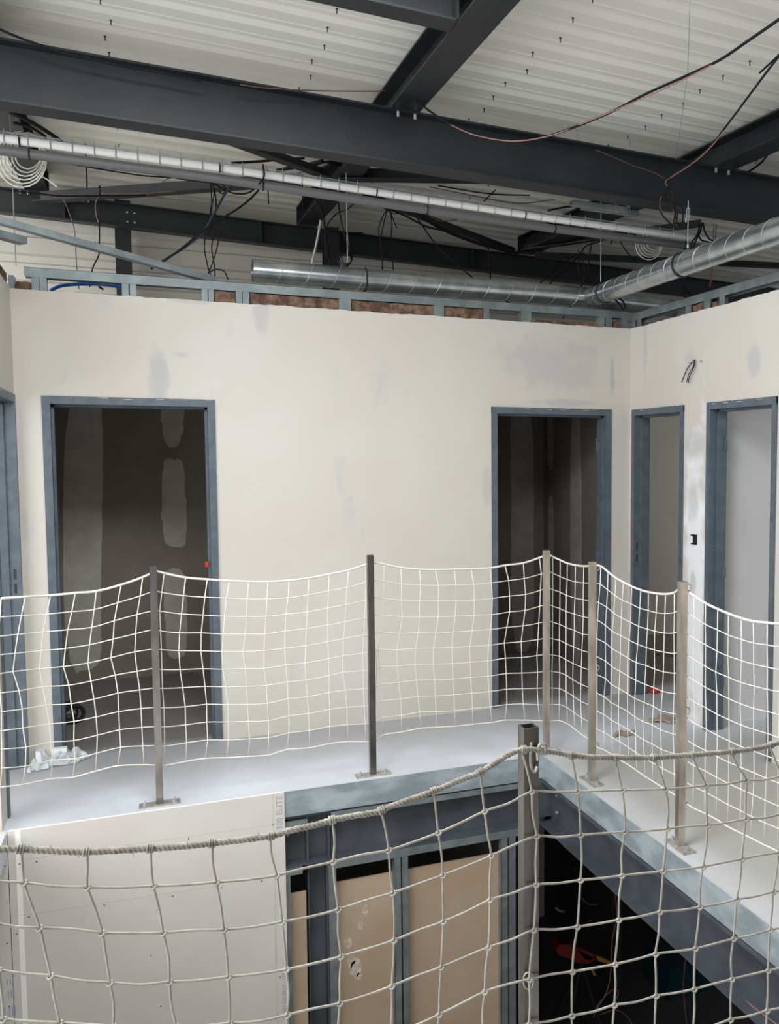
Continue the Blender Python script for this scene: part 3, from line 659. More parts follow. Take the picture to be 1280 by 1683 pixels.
C_('red-pink cable hanging from the far beam left of the column', [(102, 322), (112, 345), (121, 372), (124, 400), (126, 440), (130, 475)], 1.1, 0.0035, 'red')
C_('second pink and black cable hanging left of the column', [(164, 305), (164, 320), (157, 335), (158, 352), (163, 368), (163, 405), (162, 420), (152, 442), (147, 472)], 1.0, 0.004, 'black')
C_('pink wire strand on the second hanging cable', [(163, 321), (157, 335), (158, 352), (162, 366)], 0.99, 0.0034, 'pink')
C_('pink wire running level along the bracing angle', [(166, 318), (200, 319), (240, 318), (290, 314)], 0.95, 0.0033, 'pink')
C_('black cable running from the pipes to the bundle hub, upper one', [(195, 268), (240, 282), (290, 292), (340, 299), (400, 303), (440, 302)], 0.1, 0.005)
C_('black cable running from the pipes to the bundle hub, lower one', [(248, 276), (280, 290), (330, 298), (380, 299), (430, 297)], 0.12, 0.0045)
C_('thin grey wire arcing above the bundle hub', [(266, 300), (280, 293), (320, 292), (365, 294)], 0.12, 0.0028, 'greypipe')
C_('looped dark cable drooping right of the bundle hub', [(348, 298), (362, 308), (385, 318), (410, 316), (430, 298)], 0.1, 0.004)
t = thing('cable_bundle', 'bundle of thin black cables hanging below the pipes left of the middle', 'cable', tuple(at(350, 300, 1, 0.1)))
for i, pts in enumerate(([(348, 296), (352, 318), (346, 345), (347, 370), (338, 390), (336, 410), (342, 440), (346, 452)], [(350, 300), (355, 330), (354, 355), (360, 380), (357, 405), (350, 430), (342, 450)],
        [(346, 300), (348, 335), (346, 360), (350, 385), (348, 410), (353, 440), (353, 457)], [(344, 448), (354, 443), (368, 446), (375, 460)], [(352, 296), (362, 300), (371, 311), (366, 318), (358, 314)])):
    obj('cable_strand', tube(NB(), smooth_path([at(x, y, 1, 0.1+0.008*i) for x, y in pts], 6), 0.0042, 6), 'black', t, True)
C_('dark blue cable sweeping down left from the bundle hub', [(385, 298), (370, 318), (355, 345), (335, 380), (310, 402), (285, 418), (262, 432)], 0.08, 0.006, 'navy')
C_('second dark cable sweeping down left beside the dark blue one', [(432, 300), (420, 318), (395, 340), (360, 362), (330, 382), (300, 407), (268, 430), (248, 442)], 0.06, 0.005)
C_('black cable end dropping behind the wall near the blue conduit', [(196, 455), (178, 462), (163, 470), (170, 476)], 0.3, 0.005)
C_('black cable draped over the pipe and tied to the basket', [(432, 270), (434, 290), (425, 303)], -0.66, 0.004)
cable('thick blue conduit arching behind the left end of the far wall', [(82, 478), (100, 470), (130, 467), (165, 467), (200, 472), (214, 478)], 0.22, 0.011, 'blue', name='blue_conduit', cat='conduit')
# around the middle column
C_('black cable falling down the left face of the middle column', [(515, 316), (522, 335), (532, 360), (534, 385), (537, 415), (547, 437)], 0.5, 0.0045)
C_('second black cable falling down the middle column', [(519, 318), (530, 345), (533, 375), (538, 400), (541, 425), (540, 440), (528, 446)], 0.52, 0.004)
C_('white pipe leaning beside the middle column', [(527, 362), (521, 395), (512, 436)], 0.55, 0.008, 'cream', name='thin_pipe', cat='pipe')
C_('black cable down to the ring loop right of the middle column', [(555, 322), (558, 350), (566, 385), (574, 410), (577, 424)], 0.4, 0.004)
C_('dark red cable beside the ring loop', [(562, 320), (566, 350), (570, 375), (573, 400), (576, 420)], 0.41, 0.0035, 'red')
C_('black cable slanting behind the middle column', [(589, 326), (572, 343), (552, 352), (541, 365), (537, 372)], 0.45, 0.0035)
C_('short level black cable behind the middle column', [(537, 380), (560, 382), (597, 383)], 1.2, 0.004)
coil('small black cable ring hanging at the foot of the middle column', (566, 427), 11, 12, 3, 'black', 0.0042, 0.35)
# white cable-node cluster on the rafter
C_('black cable running up left behind the main beam edge', [(380, 268), (430, 265), (470, 261), (500, 260)], 0.6, 0.007)
C_('black cable fan towards the middle rafter, upper', [(500, 282), (520, 270), (540, 266), (560, 272)], 0.8, 0.007)
C_('black cable fan towards the middle rafter, lower', [(455, 280), (500, 272), (530, 264)], 0.8, 0.009)
C_('black cable looping by the middle rafter', [(522, 286), (530, 276), (545, 270)], 0.6, 0.006)
C_('black cable right of the middle rafter behind the beam', [(588, 276), (604, 290), (612, 300)], 0.6, 0.006)
# thick black run to right
C_('thick dark cable run sloping down right towards the far beam', [(602, 330), (640, 336), (690, 356), (730, 378), (780, 398), (830, 412), (850, 416)], 1.0, 0.011)
C_('second cable in the sloping run', [(610, 334), (660, 352), (700, 372), (740, 382), (800, 404), (840, 416)], 0.98, 0.006)
t = thing('cable_bundle', 'cluster of black cables hanging right of the middle column over the back duct', 'cable', tuple(at(637, 342, 1, 0.5)))
for i, pts in enumerate(([(637, 343), (628, 358), (622, 380), (628, 410), (628, 445)], [(636, 345), (630, 370), (625, 400), (628, 430), (629, 446)], [(640, 345), (644, 365), (642, 400), (645, 430), (647, 448)], [(640, 346), (646, 360), (652, 375)], [(630, 341), (645, 351), (658, 350)])):
    obj('cable_strand', tube(NB(), smooth_path([at(x, y, 1, 0.5+0.008*i) for x, y in pts], 6), 0.004, 6), 'black', t, True)
C_('long dark cable falling right across the back duct', [(668, 337), (690, 365), (715, 400), (745, 430), (775, 455), (800, 478), (838, 498)], 0.25, 0.0042)
C_('thin cable loop below the pipes right of the cluster', [(700, 350), (720, 362), (745, 362), (768, 352)], 0.3, 0.0035, 'red')
C_('level black cable under the pipes towards the right', [(702, 344), (760, 356), (820, 366), (870, 365)], 0.3, 0.0045)
C_('black cable behind the beam edge, upper right of the middle', [(720, 305), (760, 312), (810, 319), (870, 321)], 0.4, 0.004)
C_('brown cable behind the beam edge', [(705, 307), (780, 322), (850, 334), (912, 328)], 0.4, 0.0035, 'red')
C_('short crossed black wire above the pipes', [(795, 331), (806, 320), (814, 312)], 0.4, 0.004)
C_('black cable stub behind the pipe near the slotted rails', [(900, 346), (925, 341), (955, 337)], 0.1, 0.006)
C_('black cable falling left from the far bracing', [(802, 405), (805, 430), (806, 458)], 1.2, 0.0045)
C_('thin dark cable hanging behind the back duct, left one', [(942, 420), (912, 445), (884, 468)], 0.9, 0.004)
C_('thin dark cable hanging behind the back duct, right one', [(960, 415), (930, 440), (902, 468)], 0.9, 0.004)
C_('black cable dropping straight to the far wall beside the duct end', [(977, 380), (970, 410), (965, 445), (953, 475), (940, 500), (925, 523)], 0.15, 0.0045)
C_('looping dark cable left of the duct end', [(1007, 386), (985, 397), (962, 405), (951, 428), (953, 450), (970, 462), (985, 470)], 0.2, 0.0045)
C_('thin black cable inside the dark loop', [(950, 410), (957, 430), (962, 448)], 0.22, 0.003)
C_('pair of crossed black cables behind the pipes near the cream coil, left', [(1011, 386), (1003, 402)], 0.2, 0.0035)
C_('black cable falling behind the cream coil', [(1014, 385), (1022, 402), (1035, 420), (1046, 430)], 0.2, 0.0035)
# cables around the duct hanger
C_('black cable crossing in front of the pipe end near the hanger', [(1150, 368), (1146, 385), (1137, 398), (1135, 408)], -0.72, 0.0045)
C_('second black cable crossing near the hanger', [(1154, 366), (1150, 382), (1143, 396), (1139, 408)], -0.70, 0.0045)
C_('black cable arching to the duct top', [(1147, 386), (1153, 395), (1165, 398)], -0.7, 0.0045)
C_('black cable curling behind the duct', [(1155, 366), (1158, 380), (1165, 392), (1172, 396)], -0.7, 0.0045)
C_('twin dark red cables dropping behind the duct, left', [(1173, 368), (1172, 395)], -0.7, 0.0035, 'red')
C_('twin dark red cables dropping behind the duct, right', [(1177, 368), (1175, 394)], -0.7, 0.0035, 'red')
C_('black cables dropping from the duct band to the right wall', [(1121, 452), (1123, 468), (1135, 485), (1150, 508)], -0.5, 0.005)
C_('second black cable from the duct band to the right wall', [(1126, 452), (1124, 475), (1127, 495), (1130, 505)], -0.5, 0.0045)
C_('red cable hanging behind the right wall', [(1170, 438), (1168, 460), (1166, 472)], 0.1, 0.006, 'red', ax=0)
C_('black cable pair hooked under the duct elbow, left', [(1008, 490), (1018, 500), (1024, 510)], 0.0, 0.005)
C_('black cable pair hooked under the duct elbow, right', [(1014, 488), (1024, 496), (1028, 508)], 0.0, 0.005)
C_('black cable drooping from the right rafter, upper', [(1263, 220), (1245, 250), (1215, 272), (1190, 285)], -0.6, 0.005)
C_('black cable drooping from the right rafter, lower', [(1268, 245), (1250, 268), (1225, 284), (1197, 288)], -0.58, 0.005)
C_('yellow-green earth wire lying on the end of the back duct', [(400, 461), (420, 457), (450, 452)], 0.25, 0.003, 'green')
C_('yellow-green earth wire over the middle of the back duct', [(675, 452), (700, 458), (725, 472), (744, 484)], 0.25, 0.003, 'green')
C_('pale cable loop standing on the far wall framing', [(776, 503), (780, 497), (788, 495), (794, 501)], 0.02, 0.003, 'cream')
# wires out of the wall and the switch box mark
t = thing('wire_tails', 'bunch of dark wire ends coming out of the right wall above the doorways', 'cable', (0, -0.823, 2.343))
for i, pts in enumerate(([(1141, 592), (1135, 598), (1128, 608), (1120, 628)], [(1142, 592), (1138, 604), (1132, 614), (1128, 629)], [(1142, 593), (1139, 606), (1133, 618), (1131, 630)])):
    obj('wire', tube(NB(), smooth_path([at(x, y, 0, -0.012-0.004*i) for x, y in pts], 5), 0.003, 5), 'black', t)
obj('anchor_screw', cyl(NB(), Vector(hxp(1132, 596, -0.02)), 0.004, 0.02, 0, 6), 'galv', t); obj('anchor_screw', cyl(NB(), Vector(hxp(1150, 594, -0.02)), 0.004, 0.02, 0, 6), 'galv', t)
bm = NB(); X0 = -0.012
def swp(a, b, c_, d_):
    p = hxp(a, b, 0); q = hxp(c_, d_, 0); bx(bm, X0, 0.0, min(p[1], q[1]), max(p[1], q[1]), min(p[2], q[2]), max(p[2], q[2]))
swp(1141, 878, 1145.5, 895); swp(1137, 878, 1145, 881); swp(1137, 892, 1145, 895)
tag(obj('switch_box', bm, 'rubber'), 'black bracket-shaped switch box edge on the wall between the right doorways', 'switch box')

# ================================================================== BARRIER POSTS AND NETS
def post(X, Y, h, label, m='post', plate='x', w_=0.033, hooks=(), tops=True, rz=0.0, base=True, group='barrier posts around the opening'):
    t = thing('barrier_post', label, 'post', (X, Y, 0), group)
    bm = NB(); o = w_/2; i_ = o-0.003
    for (x0, x1, y0, y1) in ((-o, o, -o, -i_), (-o, o, i_, o), (-o, -i_, -i_, i_), (i_, o, -i_, i_)): bx(bm, X+x0, X+x1, Y+y0, Y+y1, 0.006, h)
    obj('post_tube', bm, m, t)
    if base:
        l, s = (0.095, 0.032) if plate == 'x' else (0.032, 0.085)
        pb_ = obj('base_plate', bx(NB(), X-l, X+l, Y-s, Y+s, 0, 0.008), 'plate', t)
        for k in (-1, 1):
            c = (X+k*l*0.72 if plate == 'x' else X, Y+k*s*0.72 if plate != 'x' else Y, 0.008)
            bb = cyl(NB(), c, 0.010, 0.008, 2, 6); cyl(bb, c, 0.005, 0.02, 2, 6); obj('anchor_bolt', bb, 'galv', pb_)
    for (dx, z) in hooks:
        c = Vector((X+dx, Y-0.006, z)); pts = [c+Vector((0.0+0.016*math.sin(a_), -0.004, 0.016*math.cos(a_))) for a_ in [(-PI/2)+k*PI/7 for k in range(11)]]
        obj('hook', tube(NB(), [Vector((X, Y, z))]+pts, 0.003, 6), 'plate', t)
    return t
post(-3.211, -0.985, 1.205, 'dark steel barrier post in front of the left doorway, base behind the cream board', 'post_dark')
post(-2.135, -0.99, 1.212, 'dark grey steel barrier post in front of the blank stretch of far wall', 'post_dark')
post(-1.118, -1.04, 1.203, 'brownish steel barrier post at the corner of the opening', 'post')
post(-1.085, -1.571, 1.19, 'grey steel barrier post just right of the corner post', 'post', 'y', hooks=((0.022, 1.16), (0.022, 0.62), (0.022, 0.20)))
post(-1.092, -2.47, 1.198, 'pinkish worn steel barrier post on the right side of the opening', 'post', 'y', hooks=((0.022, 1.17), (0.022, 0.62), (0.022, 0.19)))
fp = post(-2.553, -4.225, 1.206, 'nearest barrier post, hollow brown steel tube with hooks, in the foreground', 'post_near', 'x', w_=0.032)
c = Vector((-2.545, -4.243, 1.165))
obj('hook', tube(NB(), smooth_path([c+rt*dx+Vector((0, -0.006-0.004*abs(dx)*100*0, dz)) for dx, dz in ((-.010, .014), (-.012, -.010), (-.011, -.034), (-.004, -.046), (0.001, -0.035))], 5), 0.0035, 6), 'plate', fp)
obj('hook', tube(NB(), smooth_path([c+rt*dx+Vector((0, -0.008, dz)) for dx, dz in ((0.002, -.022), (.001, -.004), (.006, .010), (.015, .009), (.018, -.002))], 5), 0.0038, 6), 'plate', fp)
c = at(868, 1612, 1, -4.247); obj('ring', tube(NB(), [c+rt*(0.010*math.cos(a_))+Vector((0, 0, 0.018*math.sin(a_))) for a_ in [2*PI*k/14 for k in range(15)]], 0.0018, 6), 'plate', fp)

def interp(poly, t):
    """poly: list of (x,y); point at fraction t of height between first and last"""
    y0, y1 = poly[0][1], poly[-1][1]; y = y0+(y1-y0)*t
    for (xa, ya), (xb, yb) in zip(poly, poly[1:]):
        if y <= yb+1e-6: return (xa+(xb-xa)*(y-ya)/max(1e-6, yb-ya), y)
    return poly[-1]
def knot(bm, p, r):
    bmesh.ops.create_icosphere(bm, subdivisions=1, radius=r, matrix=Matrix.Translation(p))
def net(label, cols, n, ax, v, cr, m, breaks, wob=0.0, kn=True, top_r=0.005, bottom=True, ends=()):
    """cols: list of pixel polylines top->bottom; breaks: column indices after which a post stands"""
    t = thing('safety_net', label, 'net', tuple(at(*cols[len(cols)//2][0], ax, v)))
    V = Vector((0, 0, 0)); bm = NB(); G = []
    for ci, c in enumerate(cols):
        col = []
        for k in range(n+1):
            x, y = interp(c, k/n); p = at(x, y, ax, breaks[ci] if ci < len(breaks) else v)
            if 0 < k < n:
                q = Vector((noise.noise(Vector((ci*1.7, k*2.3, 0.5))), noise.noise(Vector((ci*1.7, k*2.3, 9.5))), noise.noise(Vector((ci*1.7, k*2.3, 4.5)))))
                p = p + q*wob
            col.append(p)
        G.append(col)
    for col in G: tube(bm, col, cr, 5)
    for k in range(1, n):
        tube(bm, smooth_path([g[k] for g in G], 3), cr, 5)
    if kn:
        for g in G:
            for k in range(1, n): knot(bm, g[k], cr*1.9)
    obj('net_mesh', bm, m, t, True)
    obj('border_rope', tube(NB(), smooth_path([g[0] for g in G], 5), top_r, 8), m, t, True)
    if bottom: obj('hem_cord', tube(NB(), smooth_path([g[n] for g in G], 5), top_r*0.62, 6), m, t, True)
    return t
def Z(ox, oy, s, pts): return [(ox+x/s, oy+y/s) for x, y in pts]
z5 = lambda *p: Z(0, 860, 3.048, p)
z4 = lambda *p: Z(540, 860, 3.048, p)
z6 = lambda *p: Z(880, 880, 3.005, p)
far = [
 z5((5, 376), (-8, 560), (-3, 760), (8, 1000), (12, 1150), (3, 1322)),
 z5((127, 368), (92, 530), (65, 745), (105, 870), (115, 1000), (135, 1150), (115, 1308)),
 z5((253, 361), (215, 550), (198, 740), (235, 930), (255, 1100), (262, 1200), (258, 1280)),
 z5((377, 349), (340, 540), (315, 720), (350, 830), (370, 1000), (375, 1190), (365, 1272)),
 z5((482, 340), (460, 515), (440, 705), (470, 870), (490, 1080), (478, 1242)),
 z5((607, 308), (573, 490), (553, 680), (590, 800), (600, 1050), (607, 1170), (590, 1215)),
 z5((715, 270), (688, 460), (673, 655), (698, 800), (712, 1040), (722, 1210)),
 z5((778, 243), (772, 500), (780, 800), (782, 1212)),
 z5((822, 250), (800, 440), (808, 620), (812, 870), (822, 930), (825, 1213)),
 z5((930, 272), (900, 540), (897, 690), (925, 890), (935, 1100), (930, 1193)),
 z5((1038, 281), (1010, 520), (1005, 640), (1035, 870), (1040, 1060), (1028, 1178)),
 z5((1150, 288), (1125, 450), (1112, 690), (1140, 870), (1145, 1080), (1135, 1174)),
 z5((1245, 292), (1235, 480), (1220, 640), (1240, 860), (1245, 1000), (1255, 1060), (1245, 1168)),
 [(440, 956), (437, 1020), (433, 1080), (440, 1150), (442, 1205), (441, 1241)],
 [(475, 954), (471, 1010), (467, 1070), (473, 1130), (476, 1200), (471, 1232)],
 [(508, 950), (504, 1020), (501, 1090), (507, 1160), (509, 1229)],
 z4((3, 255), (-3, 430), (-6, 620), (5, 800), (5, 1104)),
 z4((100, 235), (88, 410), (75, 580), (70, 740), (92, 930), (98, 1094)),
 z4((187, 207), (185, 380), (178, 560), (168, 660), (175, 830), (188, 1095)),
 z4((222, 196), (225, 500), (240, 700), (232, 1090)),
 z4((278, 205), (270, 500), (245, 645), (265, 800), (275, 1060)),
 z4((362, 222), (368, 470), (340, 640), (340, 700), (362, 880), (365, 1046)),
 z4((455, 231), (462, 300), (450, 555), (432, 640), (435, 710), (450, 885), (465, 1027)),
 z4((535, 233), (548, 300), (550, 460), (525, 630), (525, 720), (537, 880), (545, 1022)),
 z4((628, 231), (638, 300), (635, 470), (615, 610), (622, 770), (630, 870), (632, 1017)),
 z4((713, 229), (728, 300), (730, 470), (708, 620), (712, 775), (720, 920), (722, 1007)),
 z4((808, 224), (820, 375), (818, 460), (795, 690), (803, 850), (818, 998)),
 z4((883, 211), (903, 280), (907, 440), (880, 600), (888, 750), (893, 915), (882, 987)),
 z4((975, 199), (985, 340), (985, 430), (965, 590), (968, 700), (968, 835), (985, 987)),
 z4((1055, 173), (1065, 250), (1058, 410), (1048, 580), (1045, 660), (1045, 830), (1057, 990)),
 z4((1085, 160), (1086, 400), (1084, 700), (1084, 990)),
]
net('white rope safety net along the far edge of the opening, before the far wall', far, 10, 1, -0.950, 0.0028, 'cord', (-1.085, -1.035), 0.004, top_r=0.0058)
right = [
 z6((58, 90), (58, 500), (60, 915)),
 z6((85, 105), (84, 500), (82, 915)), z6((122, 122), (118, 500), (117, 915)), z6((157, 137), (150, 420), (150, 700), (157, 930)),
 z6((197, 147), (190, 500), (183, 700), (192, 955)), z6((238, 152), (232, 500), (222, 800), (230, 985)),
 z6((285, 150), (283, 500), (275, 1015)),
 z6((322, 152), (318, 260), (306, 400), (302, 600), (305, 1046)),
 z6((358, 180), (355, 300), (345, 450), (345, 700), (335, 850), (340, 1060)), z6((397, 210), (390, 350), (378, 480), (378, 650), (370, 800), (380, 1085)),
 z6((435, 232), (427, 350), (420, 500), (415, 700), (410, 850), (418, 1110)), z6((475, 252), (468, 450), (455, 600), (455, 800), (452, 900), (460, 1134)),
 z6((520, 270), (518, 330), (508, 460), (495, 700), (490, 850), (500, 1162)), z6((557, 280), (555, 400), (545, 600), (540, 780), (530, 900), (540, 1190)),
 z6((600, 287), (590, 460), (588, 600), (582, 800), (575, 1000), (580, 1215)), z6((642, 290), (635, 500), (630, 700), (620, 880), (620, 1050), (632, 1248)),
 z6((685, 283), (684, 600), (680, 900), (685, 1280)), z6((722, 262), (725, 600), (725, 1000), (725, 1310)),
 z6((782, 298), (780, 600), (782, 900), (778, 1346)), z6((840, 335), (838, 600), (842, 900), (835, 1372)), z6((900, 364), (893, 700), (897, 1000), (892, 1402)),
 z6((952, 386), (950, 600), (955, 900), (955, 1200), (945, 1436)), z6((1015, 409), (1018, 600), (1010, 800), (1018, 1100), (1015, 1300), (1005, 1466)),
 z6((1075, 424), (1075, 550), (1080, 700), (1075, 900), (1080, 1200), (1062, 1494)), z6((1145, 432), (1142, 600), (1148, 900), (1140, 1200), (1128, 1528)),
 z6((1205, 436), (1205, 700), (1200, 1100), (1195, 1560)), z6((1275, 434), (1270, 700), (1268, 1100), (1262, 1600)), z6((1350, 428), (1345, 700), (1340, 1100), (1335, 1650)),
]
net('white rope safety net along the right side of the opening, before the right doorways', right, 10, 0, -1.064, 0.0024, 'cord', (), 0.003, top_r=0.0055)
za = lambda *p: Z(0, 1180, 2.667, p)
zb = lambda *p: Z(440, 1180, 2.783, p)
zc = lambda *p: Z(820, 1180, 2.783, p)
# near net: node grid read column by column (top rope, then rows)
def ext(c, n, dx, dy):
    c = list(c)
    while len(c) < n: c.append((c[-1][0]+dx, c[-1][1]+dy))
    return c
near = [
 ext([(-68, 1392), (-64, 1440), (-48, 1516), (-36, 1590), (-24, 1668)], 9, 8, 76),
 ext(za((-80, 573), (-75, 705), (-20, 900), (-5, 1105), (15, 1320)), 9, 8, 77),
 ext(za((92, 572), (105, 722), (175, 920), (222, 1130), (262, 1336)), 9, 8, 77),
 ext(za((382, 582), (383, 742), (448, 942), (482, 1160), (497, 1350)), 9, 5, 77),
 ext(za((660, 571), (672, 737), (715, 942), (743, 1157), (770, 1352)), 9, 4, 77),
 ext(za((930, 550), (948, 720), (980, 928), (1000, 1135), (1006, 1338)), 9, 2, 77),
 ext(zb((10, 540), (40, 720), (65, 932), (85, 1150), (90, 1358)), 9, 0, 77),
 ext(zb((295, 470), (300, 658), (322, 876), (335, 1091), (330, 1305)), 9, -2, 77),
 ext(zb((520, 432), (553, 605), (572, 800), (577, 1017), (567, 1226)), 9, -2, 77),
 ext(zb((762, 345), (780, 525), (800, 720), (803, 931), (793, 1140), (783, 1357)), 9, -2, 77),
 ext(zb((972, 258), (991, 427), (1022, 630), (1016, 832), (1009, 1049), (992, 1252)), 9, -2, 76),
 ext(zb((1165, 160), (1207, 337), (1230, 541), (1227, 762), (1217, 970), (1196, 1195), (1195, 1400)), 9, -2, 76),
 ext(zc((330, 172), (358, 337), (373, 536), (372, 742), (358, 955), (335, 1160), (333, 1362)), 9, -2, 74),
 ext(zc((530, 180), (562, 330), (575, 521), (561, 721), (547, 923), (530, 1126), (527, 1313)), 9, -2, 72),
 ext(zc((705, 181), (760, 325), (767, 507), (750, 701), (735, 887), (715, 1079), (717, 1271)), 9, -2, 70),
 ext(zc((880, 170), (945, 308), (952, 490), (932, 680), (917, 865), (897, 1055), (892, 1240)), 9, -2, 68),
 ext(zc((1060, 158), (1130, 286), (1127, 463), (1109, 645), (1086, 830), (1072, 1010), (1064, 1195)), 9, -2, 66),
 ext(zc((1235, 128), (1290, 266), (1290, 440), (1278, 616), (1253, 795), (1238, 970), (1230, 1155)), 9, -2, 66),
 ext(zc((1400, 95), (1450, 235), (1450, 410), (1440, 590), (1415, 765), (1400, 940), (1390, 1120)), 9, -2, 65),
]
YN = -4.250
t = thing('safety_net', 'nearest rope net with a thick twisted top rope, across the foreground', 'net', (-2.6, YN, 0.6))
bm = NB(); G = [[at(x, y, 1, YN) for x, y in c] for c in near]
for ci, col in enumerate(G):
    pts = []
    for k in range(len(col)-1):
        a_, b_ = col[k], col[k+1]; nn = Vector((noise.noise(Vector((ci*3.1, k*1.7, 0))), noise.noise(Vector((ci*3.1, k*1.7, 5))), 0))*0.006
        pts += [a_, a_.lerp(b_, 0.5)+nn]
    pts.append(col[-1]); tube(bm, smooth_path(pts, 4), 0.0023, 6)
for k in range(1, 9):
    pts = []
    for i in range(len(G)-1):
        a_, b_ = G[i][k], G[i+1][k]; pts += [a_, a_.lerp(b_, 0.5)+Vector((0, noise.noise(Vector((i*2.1, k*3.7, 2)))*0.004, noise.noise(Vector((i*2.1, k*3.7, 0)))*0.005-0.001))]
    pts.append(G[-1][k]); tube(bm, smooth_path(pts, 4), 0.0023, 6)
for g in G:
    for k in range(1, 9):
        p = g[k]; tube(bm, [p+rt*(0.0048*math.cos(a_))+Vector((0, -0.002+0.0035*math.sin(a_*1.0), 0.0035*math.sin(a_+0.6))) for a_ in [2*PI*j/8 for j in range(9)]], 0.0022, 5)
obj('net_mesh', bm, 'cord_front', t, True)
rope = za((-150, 572), (0, 575), (88, 574), (250, 583), (375, 586), (520, 580), (655, 572), (800, 562), (930, 549), (1100, 530))[:-1] + zb((10, 540), (100, 515), (200, 494), (300, 466), (400, 447), (500, 430), (560, 405), (620, 384), (720, 350), (800, 318), (850, 296), (900, 276), (965, 252), (1040, 205), (1100, 168), (1165, 145)) + zc((190, 148), (250, 156), (330, 171), (420, 179), (530, 181), (700, 182), (800, 175), (880, 170), (1000, 160), (1100, 150), (1200, 135), (1280, 115), (1400, 92))
RP = smooth_path([at(x, y, 1, YN-0.004) for x, y in rope], 8)
# resample evenly and twist three strands
def resample(P, step):
    out = [P[0]]; acc = 0
    for a_, b_ in zip(P, P[1:]):
        L = (b_-a_).length; d = 0
        while acc+L-d >= step and L > 0:
            d += step-acc; out.append(a_.lerp(b_, min(1, d/L))); acc = 0
            if L-d < 1e-9: break
        acc += L-d
    return out
RS = resample(RP, 0.0025); fr = frames(RS); bm = NB()
for s in range(3):
    pts = []
    for i, (p, (t_, n_, b_)) in enumerate(zip(RS, fr)):
        a_ = 2*PI*(i/9.0)+s*2*PI/3; k = 1+0.25*noise.noise(Vector((i*0.05, s, 0))); pts.append(p+(n_*math.cos(a_)+b_*math.sin(a_))*0.0031*k)
    tube(bm, pts, 0.0031, 5)
for i in range(0, len(RS), 5):     # frayed fibres
    p = RS[i]; v = Vector((random.uniform(-1, 1), random.uniform(-1, .3), random.uniform(-1, 1))).normalized()
    tube(bm, [p+v*0.004, p+v*random.uniform(0.007, 0.012)+Vector((random.uniform(-.004, .004), 0, random.uniform(-.003, .003)))], 0.0005, 3, False)
for g in G:
    i = min(range(len(RS)), key=lambda j: (RS[j]-g[0]).length); p = RS[i]; T_ = fr[i][0]
    for k in range(3):
        q = p+T_*(0.004*(k-1)); n_, b_ = fr[i][1], fr[i][2]
        tube(bm, [q+(n_*math.cos(a_)+b_*math.sin(a_))*0.0068 for a_ in [2*PI*j/9 for j in range(10)]], 0.002, 5)
obj('twisted_rope', bm, 'rope', t, True)

# ================================================================== BELOW THE FLOOR EDGE
YE = EY-0.006
# cream plasterboards fixed over the slab edge
def board(x0, x1, z0, z1, label, m='creamboard', y=None, th=0.0125):
    y = EY-0.008 if y is None else y
    bm = box(x0, x1, y-th, y, z0, z1); return thing_mesh('plasterboard', bm, m, label)
def thing_mesh(name, bm, m, label, cat='plasterboard', grp=None):
    t = thing(name, label, cat, (0, 0, 0), grp); obj('board' if cat == 'plasterboard' else 'body', bm, m, t); return t
YB = EY-0.022
p0 = at(12, 1368, 1, YB); p1 = at(467, 1300, 1, YB)
t1 = thing('plasterboard', 'large cream plasterboard with screw heads covering the floor edge at lower left', 'plasterboard', (p0.x, YB, -2.9))
obj('board', box(p0.x, p1.x, YB, YB+0.013, -2.5, 0.012), 'creamboard', t1)
obj('board_edge', box(p0.x, p1.x, YB+0.0005, YB+0.0135, 0.012, 0.0135), 'white', t1)
t2 = thing('plasterboard', 'cream plasterboard at the lower left corner with blue printed bars', 'plasterboard', (-4.6, YB, -2.9))
obj('board', box(-4.9, p0.x-0.003, YB, YB+0.013, -2.5, 0.012), 'creamboard', t2)
def dots(parent, pts):
    base = None
    for x, y in pts:
        p = at(x, y, 1, YB); bm = cyl(NB(), (p.x, YB-0.0012, p.z), 0.0035, 0.0015, 1, 8); obj('screw_head', bm, 'hole', parent)
dots(t1, za((160, 630), (86, 640), (127, 872), (72, 948), (457, 822), (757, 781), (690, 841), (662, 1041), (705, 1263), (826, 529), (1195, 468), (1147, 715), (971, 744), (1228, 1136)))
dots(t2, za((22, 650), (31, 988), (42, 1264)))
bm = NB()
for (xa, ya), (xb, yb) in (((120, 618), (1195, 468)), ((0, 880), (940, 738))):
    a_ = at(*za((xa, ya))[0], 1, YB); b_ = at(*za((xb, yb))[0], 1, YB); a_.x = max(a_.x, p0.x+0.002); tube(bm, [a_+Vector((0, -0.0002, 0)), b_+Vector((0, -0.0002, 0))], 0.0007, 4)
obj('pencil_line', bm, 'pencil', t1)
obj('tapered_edge', box(p0.x+0.030, p0.x+0.052, YB-0.0006, YB, -2.5, 0.011), 'white', t1)
obj('tapered_edge', box(p1.x-0.062, p1.x-0.052, YB-0.0006, YB, -2.5, 0.011), 'compound', t1)
bm = NB()
for (xa, xb, ya, yb) in ((13, 15, 1597, 1601), (17, 19, 1595, 1601), (22, 23.5, 1594, 1601), (11, 13, 1610, 1619), (16, 18, 1609, 1618), (22, 24, 1606, 1616), (13, 15, 1628, 1641), (18, 20, 1627, 1640), (23.5, 25.5, 1624, 1640), (15, 17, 1655, 1670), (20, 22, 1653, 1669), (25, 26.5, 1653, 1668), (7, 9, 1656, 1671)):
    a_ = at(xa, ya, 1, YB); b_ = at(xb, yb, 1, YB); bx(bm, a_.x, min(b_.x, p0.x-0.004), YB-0.0006, YB, b_.z, a_.z)
obj('printed_bars', bm, 'printblue', t2)
